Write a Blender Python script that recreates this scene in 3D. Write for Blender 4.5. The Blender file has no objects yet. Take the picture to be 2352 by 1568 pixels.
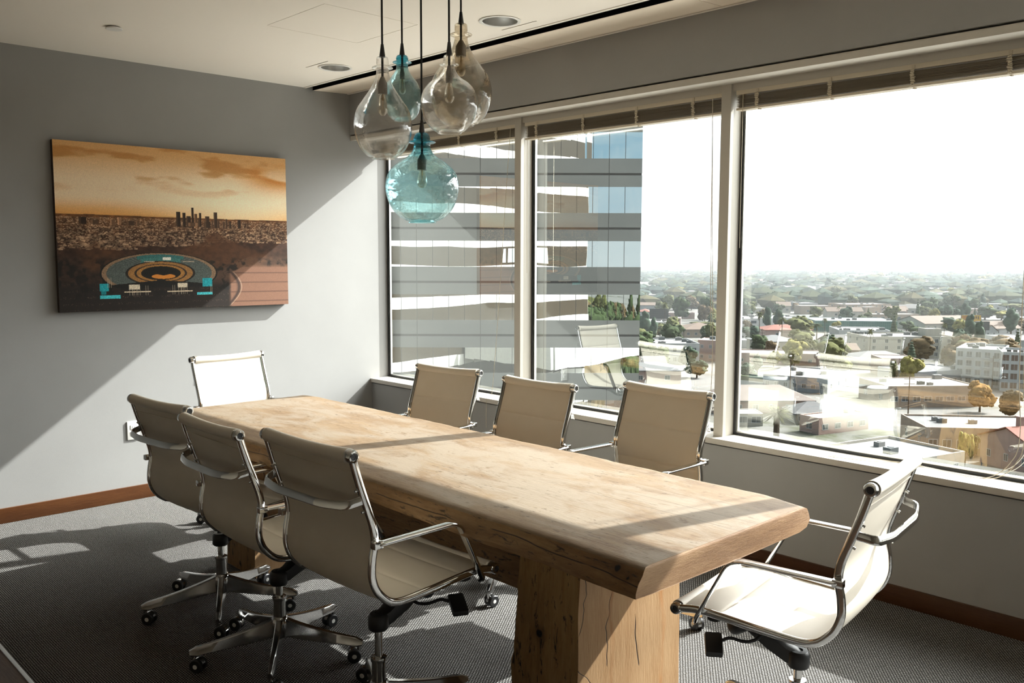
import bpy, bmesh, math, random
import numpy as np
from mathutils import Vector, Matrix, noise as mnoise

rnd = random.Random(7)
scene = bpy.context.scene
COL = bpy.data.collections.new('Scene_objects')
scene.collection.children.link(COL)
PI = math.pi
R = math.radians

# ---------------------------------------------------------------- camera numbers
H = 1.557
F_PX = 2045.7
TH, PITCH, ROLL = 0.8104, 0.0957, 0.0027
FW = Vector((-math.sin(TH)*math.cos(PITCH), math.cos(TH)*math.cos(PITCH), -math.sin(PITCH)))
RT = Vector((math.cos(TH), math.sin(TH), 0))
UP = RT.cross(FW)
_c, _s = math.cos(ROLL), math.sin(ROLL)
RT, UP = _c*RT + _s*UP, -_s*RT + _c*UP
EYE = Vector((0, 0, H))

def at_z(x, y, z):
    """the point at height z seen at photo pixel x, y"""
    d = FW + RT*((x-1176)/F_PX) - UP*((y-784)/F_PX)
    return EYE + d*((z-H)/d.z)

# ---------------------------------------------------------------- object helpers
def tag(o, label=None, cat=None, group=None, kind=None):
    if label: o['label'] = label
    if cat: o['category'] = cat
    if group: o['group'] = group
    if kind: o['kind'] = kind
    return o

def empty(name, loc=(0, 0, 0), rz=0.0):
    o = bpy.data.objects.new(name, None)
    o.empty_display_size = 0.1
    o.location = loc
    o.rotation_euler = (0, 0, rz)
    COL.objects.link(o)
    return o

def copy_tree(o, parent=None):
    c = o.copy()
    COL.objects.link(c)
    if parent is not None:
        c.parent = parent
    for ch in list(o.children):
        copy_tree(ch, c)
    return c

class MB:
    """collects shapes and links them as one mesh object"""
    def __init__(s):
        s.v = []; s.f = []; s.mi = []; s.cur = 0; s.sm = []
        s.smooth = False
    def add(s, vs, fs, smooth=None):
        n = len(s.v)
        s.v += [tuple(p) for p in vs]
        for f in fs:
            s.f.append([i+n for i in f]); s.mi.append(s.cur)
            s.sm.append(s.smooth if smooth is None else smooth)
        return s
    def box(s, x0, x1, y0, y1, z0, z1, M=None):
        vs = [(x, y, z) for z in (z0, z1) for y in (y0, y1) for x in (x0, x1)]
        if M is not None: vs = [tuple(M @ Vector(p)) for p in vs]
        return s.add(vs, [(0, 2, 3, 1), (4, 5, 7, 6), (0, 1, 5, 4), (2, 6, 7, 3), (0, 4, 6, 2), (1, 3, 7, 5)], False)
    def bbox(s, x0, x1, y0, y1, z0, z1, b, M=None):
        """box with rounded edges"""
        bm = bmesh.new()
        bmesh.ops.create_cube(bm, size=1)
        for v in bm.verts:
            v.co = Vector(((x0+x1)/2 + v.co.x*(x1-x0), (y0+y1)/2 + v.co.y*(y1-y0), (z0+z1)/2 + v.co.z*(z1-z0)))
        bmesh.ops.bevel(bm, geom=bm.edges[:], offset=b, segments=2, profile=0.7, affect='EDGES')
        bm.verts.index_update()
        vs = [M @ v.co if M is not None else v.co.copy() for v in bm.verts]
        fs = [[v.index for v in f.verts] for f in bm.faces]
        bm.free()
        return s.add(vs, fs, True)
    def lathe(s, prof, n=24, center=(0, 0), axis='z', M=None, closed=False, caps=True):
        vs = []; fs = []
        for r, z in prof:
            for k in range(n):
                a = 2*PI*k/n
                p = Vector((r*math.cos(a)+center[0], r*math.sin(a)+center[1], z))
                vs.append(M @ p if M is not None else p)
        m = len(prof)
        for i in range(m-1 if not closed else m):
            j = (i+1) % m
            for k in range(n):
                k2 = (k+1) % n
                fs.append((i*n+k, i*n+k2, j*n+k2, j*n+k))
        if not closed and caps:
            if prof[0][0] > 1e-5: fs.append(tuple(reversed(range(n))))
            if prof[-1][0] > 1e-5: fs.append(tuple(range((m-1)*n, m*n)))
        return s.add(vs, fs, True)
    def cyl(s, p, q, r, n=12, r2=None):
        p = Vector(p); q = Vector(q); d = (q-p).normalized()
        M = Matrix.Translation(p) @ d.to_track_quat('Z', 'Y').to_matrix().to_4x4()
        L = (q-p).length
        r2 = r if r2 is None else r2
        return s.lathe([(r, 0), (r2, L)], n, M=M)
    def sweep(s, path, sec, normals=None, cap=True, closed=False):
        """sweep a closed section (list of (a, b)) along a path; a runs along the binormal given, b along the other"""
        P = [Vector(p) for p in path]; n = len(P); m = len(sec) if not callable(sec) else len(sec(0))
        vs = []; fs = []
        for i, p in enumerate(P):
            if closed: t = P[(i+1) % n]-P[i-1]
            else: t = P[min(i+1, n-1)]-P[max(i-1, 0)]
            t.normalize()
            nb = Vector(normals[i]) if normals else Vector((0, 0, 1))
            a = nb - t*nb.dot(t)
            if a.length < 1e-6: a = t.orthogonal()
            a.normalize(); b = t.cross(a)
            for (u, w) in (sec(i/(n-1)) if callable(sec) else sec):
                vs.append(p + a*u + b*w)
        for i in range(n if closed else n-1):
            j = (i+1) % n
            for k in range(m):
                k2 = (k+1) % m
                fs.append((i*m+k, i*m+k2, j*m+k2, j*m+k))
        if cap and not closed:
            fs.append(tuple(reversed(range(m)))); fs.append(tuple(range((n-1)*m, n*m)))
        return s.add(vs, fs, True)
    def build(s, name, mat, parent=None, loc=None, auto=40):
        me = bpy.data.meshes.new(name)
        me.from_pydata(s.v, [], s.f)
        mats = mat if isinstance(mat, (list, tuple)) else [mat]
        for m in mats: me.materials.append(m)
        me.polygons.foreach_set('material_index', s.mi)
        me.polygons.foreach_set('use_smooth', s.sm)
        me.update()
        bm = bmesh.new(); bm.from_mesh(me)
        bmesh.ops.recalc_face_normals(bm, faces=bm.faces[:])
        bm.to_mesh(me); bm.free()
        if any(s.sm):
            try: me.set_sharp_from_angle(angle=R(auto))
            except Exception: pass
        o = bpy.data.objects.new(name, me)
        COL.objects.link(o)
        if parent is not None: o.parent = parent
        if loc is not None: o.location = loc
        return o

def round_sec(a, b, n=12, p=2.0):
    """closed super-ellipse section, half sizes a and b"""
    out = []
    for k in range(n):
        t = 2*PI*k/n
        c, s_ = math.cos(t), math.sin(t)
        out.append((a*math.copysign(abs(c)**(2/p), c), b*math.copysign(abs(s_)**(2/p), s_)))
    return out

def smooth_path(pts, n=40):
    """Catmull-Rom through the points, resampled"""
    P = [Vector(p) for p in pts]
    out = []
    seg = len(P)-1
    for i in range(n):
        t = i/(n-1)*seg
        k = min(int(t), seg-1); u = t-k
        p0 = P[max(k-1, 0)]; p1 = P[k]; p2 = P[k+1]; p3 = P[min(k+2, seg)]
        out.append(0.5*((2*p1)+(p2-p0)*u+(2*p0-5*p1+4*p2-p3)*u*u+(3*p1-p0-3*p2+p3)*u**3))
    return out

def fillet(pts, r, n=6):
    """polyline with rounded corners"""
    P = [Vector(p) for p in pts]
    out = [P[0]]
    for i in range(1, len(P)-1):
        a = (P[i-1]-P[i]); b = (P[i+1]-P[i])
        rr = min(r, a.length*0.45, b.length*0.45)
        p = P[i]+a.normalized()*rr; q = P[i]+b.normalized()*rr
        for k in range(n+1):
            t = k/n
            out.append(p*(1-t)**2+P[i]*2*t*(1-t)+q*t*t)
    out.append(P[-1])
    return out

# ---------------------------------------------------------------- materials
def S(r, g, b):
    """sRGB 0..255 to linear"""
    return tuple((c/12.92 if c <= 0.04045 else ((c+0.055)/1.055)**2.4) for c in (r/255, g/255, b/255)) + (1,)

class NT:
    def __init__(s, name):
        s.m = bpy.data.materials.new(name); s.m.use_nodes = True
        s.t = s.m.node_tree; s.t.nodes.clear()
        s.out = s.n('ShaderNodeOutputMaterial')
    def n(s, typ, **kw):
        nd = s.t.nodes.new(typ)
        for k, v in kw.items():
            if k == 'i':
                for kk, vv in v.items():
                    sock = nd.inputs[kk]
                    if isinstance(vv, bpy.types.NodeSocket): s.t.links.new(vv, sock)
                    else: sock.default_value = vv
            else: setattr(nd, k, v)
        return nd
    def l(s, a, b): s.t.links.new(a, b)
    def coord(s, kind='Object', scale=(1, 1, 1), rot=(0, 0, 0), loc=(0, 0, 0)):
        tc = s.n('ShaderNodeTexCoord')
        mp = s.n('ShaderNodeMapping', i={'Vector': tc.outputs[kind], 'Scale': scale, 'Rotation': rot, 'Location': loc})
        return mp.outputs[0]
    def noise(s, vec, scale, detail=4, rough=0.55, dist=0.0):
        return s.n('ShaderNodeTexNoise', i={'Vector': vec, 'Scale': scale, 'Detail': detail, 'Roughness': rough, 'Distortion': dist}).outputs['Fac']
    def ramp(s, fac, stops, interp='LINEAR'):
        r = s.n('ShaderNodeValToRGB', i={'Fac': fac})
        e = r.color_ramp.elements
        r.color_ramp.interpolation = interp
        while len(e) < len(stops): e.new(0.5)
        for q, (p, c) in zip(e, stops):
            q.position = p; q.color = c if len(c) == 4 else (*c, 1)
        return r.outputs['Color']
    def mix(s, fac, a, b, mode='MIX'):
        return s.n('ShaderNodeMixRGB', blend_type=mode, i={'Fac': fac, 'Color1': a, 'Color2': b}).outputs[0]
    def math(s, op, a, b=0.0, c=0.0, clamp=False):
        return s.n('ShaderNodeMath', operation=op, use_clamp=clamp, i={0: a, 1: b, 2: c}).outputs[0]
    def maprange(s, v, a, b, c=0.0, d=1.0):
        return s.n('ShaderNodeMapRange', i={'Value': v, 'From Min': a, 'From Max': b, 'To Min': c, 'To Max': d}).outputs[0]
    def bump(s, h, strength=0.3, dist=0.01):
        return s.n('ShaderNodeBump', i={'Height': h, 'Strength': strength, 'Distance': dist}).outputs[0]
    def principled(s, **kw):
        p = s.n('ShaderNodeBsdfPrincipled', i={k.replace('_', ' '): v for k, v in kw.items()})
        s.l(p.outputs[0], s.out.inputs[0])
        return p

def flat(name, col, rough=0.5, metal=0.0, spec=0.5, var=0.0, vscale=8, bump=0.0, bscale=200):
    t = NT(name)
    c = col
    vec = t.coord()
    if var:
        f = t.noise(vec, vscale, 5)
        d = tuple(max(0, x*(1-var)) for x in col[:3])+(1,)
        u = tuple(min(1, x*(1+var)) for x in col[:3])+(1,)
        c = t.ramp(f, [(0.3, d), (0.7, u)])
    kw = dict(Base_Color=c, Roughness=rough, Metallic=metal)
    kw['Specular_IOR_Level'] = spec
    if bump:
        kw['Normal'] = t.bump(t.noise(vec, bscale, 3), bump, 0.002)
    t.principled(**kw)
    return t.m

M = {}
M['wall'] = flat('wall_paint', (0.325, 0.323, 0.315, 1), 0.75, spec=0.25, var=0.03, vscale=3, bump=0.25, bscale=420)
M['ceiling'] = flat('ceiling_paint', (0.85, 0.80, 0.725, 1), 0.9, spec=0.1, bump=0.15, bscale=300)
M['ceiling_tile'] = flat('ceiling_tile', (0.90, 0.80, 0.67, 1), 0.9, spec=0.1, bump=0.3, bscale=250)
M['trim'] = flat('window_trim_paint', (0.52, 0.49, 0.435, 1), 0.5, spec=0.3)
M['black'] = flat('black_gap', (0.004, 0.004, 0.004, 1), 0.9, spec=0.05)
M['rubber'] = flat('black_gasket', (0.012, 0.012, 0.012, 1), 0.5)
M['plastic'] = flat('black_plastic', (0.012, 0.012, 0.013, 1), 0.42)
M['alu'] = flat('satin_aluminium', (0.75, 0.75, 0.74, 1), 0.3, 1.0)
M['chrome'] = flat('polished_chrome', (0.70, 0.70, 0.69, 1), 0.07, 1.0)
M['base_alu'] = flat('polished_aluminium_base', (0.45, 0.445, 0.44, 1), 0.13, 1.0)
M['blind'] = flat('blind_slat', (0.40, 0.335, 0.25, 1), 0.45, spec=0.4)
M['blind_rail'] = flat('blind_rail', (0.66, 0.59, 0.47, 1), 0.35, spec=0.5)
M['cordm'] = flat('blind_cord', (0.62, 0.55, 0.43, 1), 0.8)
M['white_plastic'] = flat('white_plastic', (0.75, 0.74, 0.71, 1), 0.35)
M['cable'] = flat('black_fabric_cable', (0.006, 0.006, 0.006, 1), 0.7)
M['socket'] = flat('lamp_socket', (0.33, 0.29, 0.24, 1), 0.55)
M['filament'] = flat('filament', (0.35, 0.25, 0.12, 1), 0.4, 0.8)
M['backwall'] = flat('office_back_wall', (0.34, 0.30, 0.24, 1), 0.7, spec=0.2)

def make_leather():
    t = NT('ivory_leather')
    vec = t.coord()
    f = t.noise(vec, 260, 4, 0.6)
    g = t.noise(vec, 5, 3)
    c = t.ramp(g, [(0.3, (0.62, 0.565, 0.475, 1)), (0.7, (0.66, 0.605, 0.515, 1))])
    t.principled(Base_Color=c, Roughness=0.48, Specular_IOR_Level=0.35, Normal=t.bump(f, 0.12, 0.001))
    return t.m
M['leather'] = make_leather()

def make_carpet():
    t = NT('carpet_loops')
    vec = t.coord()
    sep = t.n('ShaderNodeSeparateXYZ', i={0: vec})
    wob = t.noise(vec, 55, 2)
    ox = t.math('MULTIPLY_ADD', wob, 0.006, sep.outputs[0])
    oy = t.math('MULTIPLY_ADD', wob, -0.004, sep.outputs[1])
    px, py = 0.0125, 0.0085
    # rows of loops, every second row shifted by half a loop
    row = t.math('FLOOR', t.math('DIVIDE', oy, py))
    half = t.math('MULTIPLY', t.math('MODULO', t.math('ABSOLUTE', row), 2.0), 0.5)
    u = t.math('ADD', t.math('DIVIDE', ox, px), half)
    fu = t.math('SUBTRACT', t.math('FRACT', u), 0.5)
    fv = t.math('SUBTRACT', t.math('FRACT', t.math('DIVIDE', oy, py)), 0.5)
    r2 = t.math('ADD', t.math('MULTIPLY', fu, fu), t.math('MULTIPLY', fv, fv))
    hgt = t.maprange(t.math('SQRT', r2), 0.62, 0.16)
    spk = t.noise(vec, 190, 3, 0.6)
    big = t.noise(vec, 3.0, 3)
    h2 = t.math('MULTIPLY', hgt, t.maprange(spk, 0.2, 0.8, 0.55, 1.25))
    c = t.ramp(h2, [(0.18, (0.007, 0.006, 0.005, 1)), (0.58, (0.112, 0.107, 0.101, 1)), (1.0, (0.46, 0.447, 0.43, 1))])
    c = t.mix(1.0, c, t.ramp(big, [(0.3, (0.9, 0.9, 0.9, 1)), (0.7, (1, 1, 1, 1))]), 'MULTIPLY')
    t.principled(Base_Color=c, Roughness=0.95, Specular_IOR_Level=0.1, Normal=t.bump(h2, 0.55, 0.004))
    return t.m
M['carpet'] = make_carpet()

def make_wood(name, dark, mid, light, axis=0, streak=14, pit=0.0, seams=None, rough=0.62, grain=1.0, wear=None, crack=None, knots=None, stain=None):
    t = NT(name)
    sc = [9.0, 9.0, 9.0]; sc[axis] = 1.1
    vec = t.coord(scale=tuple(sc))
    raw = t.coord()
    f = t.noise(vec, 2.2, 8, 0.62, 0.6)
    fine = t.noise(vec, streak, 6, 0.7, 0.3)
    sc2 = [2.6, 2.6, 2.6]; sc2[axis] = 0.9
    blot = t.noise(t.coord(scale=tuple(sc2)), 1.7, 7, 0.62, 0.25)
    fac = t.math('ADD', t.math('MULTIPLY', f, 0.45), t.math('ADD', t.math('MULTIPLY_ADD', t.math('SUBTRACT', fine, 0.5), 0.25*grain, 0.125), t.math('MULTIPLY', blot, 0.45)))
    c = t.ramp(fac, [(0.38, dark), (0.53, mid), (0.68, light)])
    hgt = fine
    if wear:
        # worn pale patches, browner towards the long edges, with small brown scars along the grain
        sc3 = [6.0, 6.0, 6.0]; sc3[axis] = 3.0
        v3 = t.coord(scale=tuple(sc3))
        pale = t.noise(v3, 1.0, 8, 0.66, 0.5)
        yy = t.math('ABSOLUTE', t.math('SUBTRACT', t.n('ShaderNodeSeparateXYZ', i={0: raw}).outputs[1], 2.25))
        pe = t.math('SUBTRACT', pale, t.maprange(yy, 0.22, 0.44, 0, 0.16))
        c = t.mix(t.maprange(pe, 0.40, 0.56, 0, 0.85), c, wear[1])
        sp = t.noise(v3, 2.3, 8, 0.72, 0.6)
        c = t.mix(t.maprange(sp, 0.575, 0.66, 0, 0.8), c, wear[0])
        sc4 = [70, 70, 70]; sc4[axis] = 26
        dots = t.noise(t.coord(scale=tuple(sc4)), 1.0, 4, 0.6)
        blob = t.noise(v3, 0.9, 3, 0.5)
        c = t.mix(t.math('MULTIPLY', t.maprange(dots, 0.61, 0.69, 0, 0.8), t.maprange(blob, 0.42, 0.55)), c, wear[2])
        c = t.mix(t.maprange(fine, 0.60, 0.78, 0, 0.35), c, wear[0])
    if pit:
        sc5 = [46, 46, 46]; sc5[axis] = 11
        v5 = t.coord(scale=tuple(sc5))
        p = t.noise(v5, 1.0, 5, 0.7, 0.5)
        pm = t.maprange(p, 0.56, 0.64, 0, pit)
        c = t.mix(pm, c, (0.018, 0.011, 0.006, 1))
        hgt = t.math('SUBTRACT', fine, t.math('MULTIPLY', pm, 1.6))
    if crack:
        for ax, pos, freq, amp, wdt, msk in crack:
            sp_ = t.n('ShaderNodeSeparateXYZ', i={0: raw}).outputs
            oth = sp_[axis]
            w = t.n('ShaderNodeTexNoise', noise_dimensions='1D', i={'W': t.math('ADD', oth, pos*13.7), 'Scale': freq, 'Detail': 3}).outputs['Fac']
            d = t.math('ABSOLUTE', t.math('SUBTRACT', t.math('MULTIPLY_ADD', w, amp, sp_[ax]), pos+amp*0.5))
            ln = t.maprange(d, wdt, wdt*0.4)
            n2 = t.n('ShaderNodeTexNoise', noise_dimensions='1D', i={'W': t.math('ADD', oth, pos*5.1), 'Scale': 3.5, 'Detail': 1}).outputs['Fac']
            ln = t.math('MULTIPLY', ln, t.maprange(n2, msk, msk+0.04))
            c = t.mix(ln, c, (0.03, 0.017, 0.01, 1))
            hgt = t.math('SUBTRACT', hgt, ln)
    for kx, ky, kz, kr in knots or ():
        d = t.n('ShaderNodeVectorMath', operation='DISTANCE', i={0: t.n('ShaderNodeVectorMath', operation='ADD', i={0: raw, 1: t.n('ShaderNodeVectorMath', operation='SCALE', i={0: t.n('ShaderNodeTexNoise', i={'Vector': raw, 'Scale': 60.0}).outputs['Color'], 'Scale': 0.008}).outputs[0]}).outputs[0], 1: (kx+0.004, ky+0.004, kz+0.004)}).outputs['Value']
        c = t.mix(t.maprange(d, kr*2.4, kr*1.0, 0, 0.55), c, dark)
        c = t.mix(t.maprange(d, kr, kr*0.7), c, (0.006, 0.004, 0.003, 1))
    for ypos, wdt, col_ in stain or ():
        sp_ = t.n('ShaderNodeSeparateXYZ', i={0: raw}).outputs
        wv = t.n('ShaderNodeTexNoise', noise_dimensions='1D', i={'W': sp_[axis], 'Scale': 4.0, 'Detail': 3}).outputs['Fac']
        d = t.math('ABSOLUTE', t.math('SUBTRACT', t.math('MULTIPLY_ADD', wv, 0.10, sp_[1]), ypos+0.05))
        c = t.mix(t.math('MULTIPLY', t.maprange(d, wdt, wdt*0.2), t.maprange(t.noise(vec, 3.0, 3), 0.35, 0.6, 0.1, 0.85)), c, col_)
    if seams:
        sp_ = t.n('ShaderNodeSeparateXYZ', i={0: raw}).outputs
        for ypos, x0 in seams:
            d = t.math('ABSOLUTE', t.math('SUBTRACT', sp_[1], ypos))
            ln = t.math('MULTIPLY', t.maprange(d, 0.0016, 0.0008), t.maprange(sp_[0], x0, x0+0.35, 0, 0.85))
            c = t.mix(ln, c, (0.05, 0.03, 0.018, 1))
    t.principled(Base_Color=c, Roughness=rough, Specular_IOR_Level=0.35, Normal=t.bump(hgt, 0.35, 0.004))
    return t.m

M['top'] = make_wood('table_top_wood', (0.0926, 0.0512, 0.0228, 1), (0.1487, 0.0949, 0.0503, 1), (0.1935, 0.1330, 0.0752, 1), 0, seams=[(2.359, -2.1), (2.259, -2.3), (1.954, -1.75)],
                     grain=1.7, wear=((0.105, 0.060, 0.027, 1), (0.215, 0.174, 0.127, 1), (0.055, 0.029, 0.013, 1)))
M['edge'] = make_wood('table_edge_wood', (0.0722, 0.0336, 0.0110, 1), (0.1640, 0.0868, 0.0330, 1), (0.2493, 0.1484, 0.0638, 1), 0, pit=0.9,
                      crack=[(2, 0.713, 1.6, 0.045, 0.0020, 0.40)], knots=[(-1.478, 1.799, 0.727, 0.012), (-1.434, 1.79, 0.712, 0.008)])
M['end'] = make_wood('table_end_wood', (0.1050, 0.0473, 0.0173, 1), (0.1960, 0.1040, 0.0446, 1), (0.2940, 0.1764, 0.0866, 1), 1, streak=30)
M['leg_face'] = make_wood('table_leg_wood', (0.2310, 0.1109, 0.0416, 1), (0.3080, 0.1786, 0.0809, 1), (0.3710, 0.2310, 0.1152, 1), 2, grain=1.3,
                          crack=[(1, 2.17, 2.6, 0.30, 0.003, 0.42), (1, 2.06, 3.2, 0.22, 0.0026, 0.5), (1, 2.33, 2.0, 0.10, 0.004, 0.62)], stain=[(2.475, 0.016, (0.33, 0.135, 0.035, 1)), (2.20, 0.012, (0.25, 0.11, 0.035, 1))])
M['leg_side'] = make_wood('table_leg_rough_wood', (0.0988, 0.0492, 0.0159, 1), (0.2128, 0.1181, 0.0422, 1), (0.3040, 0.1870, 0.0744, 1), 2, pit=1.0, rough=0.8, knots=[(-1.998, 2.03, 0.312, 0.016)])
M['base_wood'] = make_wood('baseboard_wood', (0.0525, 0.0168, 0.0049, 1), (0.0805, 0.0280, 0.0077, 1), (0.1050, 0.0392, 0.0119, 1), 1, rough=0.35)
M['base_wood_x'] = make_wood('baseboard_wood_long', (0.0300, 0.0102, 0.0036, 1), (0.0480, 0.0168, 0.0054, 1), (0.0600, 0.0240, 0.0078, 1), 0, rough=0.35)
M['floor_wood'] = make_wood('dark_floor_planks', (0.0425, 0.0225, 0.0130, 1), (0.0750, 0.0425, 0.0250, 1), (0.1100, 0.0650, 0.0400, 1), 0, rough=0.4)

def make_pane():
    t = NT('window_glass')
    fr = t.n('ShaderNodeFresnel', i={'IOR': 1.5}).outputs[0]
    k = t.math('MULTIPLY', fr, 5.0, clamp=True)
    tr = t.n('ShaderNodeBsdfTransparent', i={'Color': (0.90, 0.935, 0.93, 1)})
    gl = t.n('ShaderNodeBsdfGlossy', i={'Color': (0.95, 1.0, 0.98, 1), 'Roughness': 0.0})
    mx = t.n('ShaderNodeMixShader', i={0: k, 1: tr.outputs[0], 2: gl.outputs[0]})
    t.l(mx.outputs[0], t.out.inputs[0])
    return t.m
M['pane'] = make_pane()

def make_blown(name, col, deep=None, wav=0.3, scale=9.0, neck=None):
    """hand blown recycled glass: wavy, tinted more deeply at the rim and, where pigment pooled, at the neck"""
    t = NT(name)
    vec = t.coord()
    h = t.noise(t.coord(scale=(1, 1, 1.5)), scale, 2, 0.5, 0.5)
    h2 = t.noise(vec, scale*3.2, 2, 0.5)
    hh = t.math('MULTIPLY_ADD', h2, 0.28, h)
    nrm = t.bump(hh, wav, 0.03)
    lw = t.n('ShaderNodeLayerWeight', i={'Blend': 0.25, 'Normal': nrm}).outputs['Facing']
    c = t.mix(t.math('POWER', lw, 2.2), col, deep or col)
    if neck:
        z = t.n('ShaderNodeSeparateXYZ', i={0: vec}).outputs[2]
        c = t.mix(t.maprange(z, neck[0], neck[1], 0, 1), c, neck[2])
    tr = t.n('ShaderNodeBsdfTransparent', i={'Color': c})
    rf = t.n('ShaderNodeBsdfRefraction', i={'Color': c, 'Roughness': 0.0, 'IOR': 1.015, 'Normal': nrm})
    gl = t.n('ShaderNodeBsdfGlossy', i={'Color': (1, 1, 1, 1), 'Roughness': 0.015, 'Normal': t.bump(hh, wav*1.6, 0.03)})
    m1 = t.n('ShaderNodeMixShader', i={0: 0.4, 1: tr.outputs[0], 2: rf.outputs[0]})
    fr = t.n('ShaderNodeFresnel', i={'IOR': 1.5, 'Normal': nrm}).outputs[0]
    m2 = t.n('ShaderNodeMixShader', i={0: t.math('MINIMUM', t.math('MULTIPLY', fr, 1.3), 0.38), 1: m1.outputs[0], 2: gl.outputs[0]})
    t.l(m2.outputs[0], t.out.inputs[0])
    return t.m
M['glass_clear'] = make_blown('blown_glass_clear', (0.99, 0.985, 0.975, 1), (0.97, 0.96, 0.94, 1), wav=0.16)
M['glass_smoke'] = make_blown('blown_glass_smoke', (0.84, 0.785, 0.69, 1), (0.70, 0.62, 0.50, 1), wav=0.16)
M['glass_blue'] = make_blown('blown_glass_blue', (0.72, 0.93, 0.96, 1), (0.36, 0.70, 0.79, 1), wav=0.45, neck=(-0.125, -0.03, (0.10, 0.52, 0.66, 1)))
M['glass_blue_pale'] = make_blown('blown_glass_pale_blue', (0.72, 0.92, 0.95, 1), (0.40, 0.72, 0.80, 1), wav=0.25, neck=(-0.075, -0.02, (0.16, 0.55, 0.66, 1)))
M['bulb'] = make_blown('bulb_glass', (0.93, 0.895, 0.82, 1), (0.8, 0.74, 0.62, 1), wav=0.0)

# ================================================================ SETTING
XW, XE = -5.707, 3.2          # picture wall, far side of the office
YF = 3.931                    # wall face below the sill
ZC = 2.743

def struct(mb, name, mat, parent=None):
    o = mb.build(name, mat, parent)
    if parent is None: o['kind'] = 'structure'
    return o

struct(MB().box(XW, XE, 0.885, YF, -0.05, 0), 'floor', M['carpet'])
mb = MB()
for i in range(26):
    y1 = 0.872-i*0.19
    mb.box(XW, XE, y1-0.187, y1, -0.05, 0.0 if i % 2 else -0.0006)
struct(mb, 'floor_wood', M['floor_wood'])
struct(MB().bbox(XW, XE, 0.872, 0.887, -0.04, 0.004, 0.002), 'trim_1', M['alu'])
struct(MB().box(XW-0.2, XW, -4.2, 4.105, -0.05, 2.95), 'wall_left', M['wall'])
struct(MB().box(XE, XE+0.2, -4.2, 4.105, -0.05, 2.95), 'wall_right', M['backwall'])
struct(MB().box(XW-0.2, XE+0.2, -1.95, -1.75, -0.05, 2.95), 'wall_back', M['backwall'])
mb = MB()
mb.box(XW, XE, YF, 4.10, -0.05, 0.575)
mb.box(XW, XE, 3.96, 4.10, 0.575, 0.59)
struct(mb, 'wall_window', M['wall'])
mb = MB()
mb.box(XW, XE, 3.759, 3.82, 2.447, ZC+0.1)
mb.box(XW, XE, 3.82, 4.10, 2.49, ZC+0.1)
struct(mb, 'wall_header', M['wall'])
# baseboards
mb = MB()
mb.bbox(XW-0.01, XW+0.012, 0.90, YF, 0, 0.0885, 0.003)
struct(mb, 'baseboard_left', M['base_wood'])
mb = MB()
mb.bbox(XW+0.012, XE, YF-0.012, YF+0.01, 0, 0.0885, 0.003)
struct(mb, 'baseboard_window', M['base_wood_x'])
# sill and window head
struct(MB().bbox(XW, XE, 3.918, 4.12, 0.583, 0.613, 0.003), 'trim_2', M['trim'])['label'] = 'cream window sill running along the wall'
mb = MB()
sec_ = [(3.766, 2.405), (3.985, 2.427), (3.985, 2.462), (3.80, 2.470), (3.80, 2.437), (3.766, 2.437)]
mb.add([(x, y, z) for x in (XW, XE) for y, z in sec_], [(0, 1, 2, 3, 4, 5), (11, 10, 9, 8, 7, 6)]+[(i, i+6, (i+1) % 6+6, (i+1) % 6) for i in range(6)], False)
mb.box(XW, XE, 3.999, 4.12, 2.392, 2.5)
struct(mb, 'trim_3', M['trim'])
# mullions, gaskets and panes
mull = [(-4.169, -4.113), (-2.638, -2.581), (-1.107, -1.05), (0.424, 0.481), (1.955, 2.012)]
for i, (a, b) in enumerate(mull):
    struct(MB().bbox(a, b, 3.985, 4.11, 0.612, 2.43, 0.002), 'trim_%d' % (4+i), M['trim'])
bays = [(XW+0.002, mull[0][0])]+[(mull[i][1], mull[i+1][0]) for i in range(4)]+[(mull[4][1], XE)]
for i, (a, b) in enumerate(bays):
    w = empty('window_%d' % (i+1), ((a+b)/2, 4.09, 0.613)); w['kind'] = 'structure'
    def loc(mb_): 
        mb_.v = [(p[0]-(a+b)/2, p[1]-4.09, p[2]-0.613) for p in mb_.v]; return mb_
    g = 0.012; zb, zt = 0.613, 2.40
    y0, y1 = 4.084, 4.11
    mb = MB()
    mb.box(a, a+g, y0, y1, zb, zt); mb.box(b-g, b, y0, y1, zb, zt); mb.box(a+g, b-g, y0, y1, zb, zb+g); mb.box(a+g, b-g, y0, y1, zt-g, zt)
    loc(mb).build('gasket', M['rubber'], w)
    mb = MB(); g2 = 0.022; y0 = 4.094
    mb.box(a+g, a+g2, y0, y1, zb+g, zt); mb.box(b-g2, b-g, y0, y1, zb+g, zt); mb.box(a+g2, b-g2, y0, y1, zb+g, zb+g2); mb.box(a+g2, b-g2, y0, y1, zt-g2, zt-g)
    loc(mb).build('frame', M['alu'], w)
    mb = MB(); mb.add([(a+g, 4.106, zb), (b-g, 4.106, zb), (b-g, 4.106, zt), (a+g, 4.106, zt)], [(0, 1, 2, 3)])
    loc(mb).build('pane', M['pane'], w)
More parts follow.
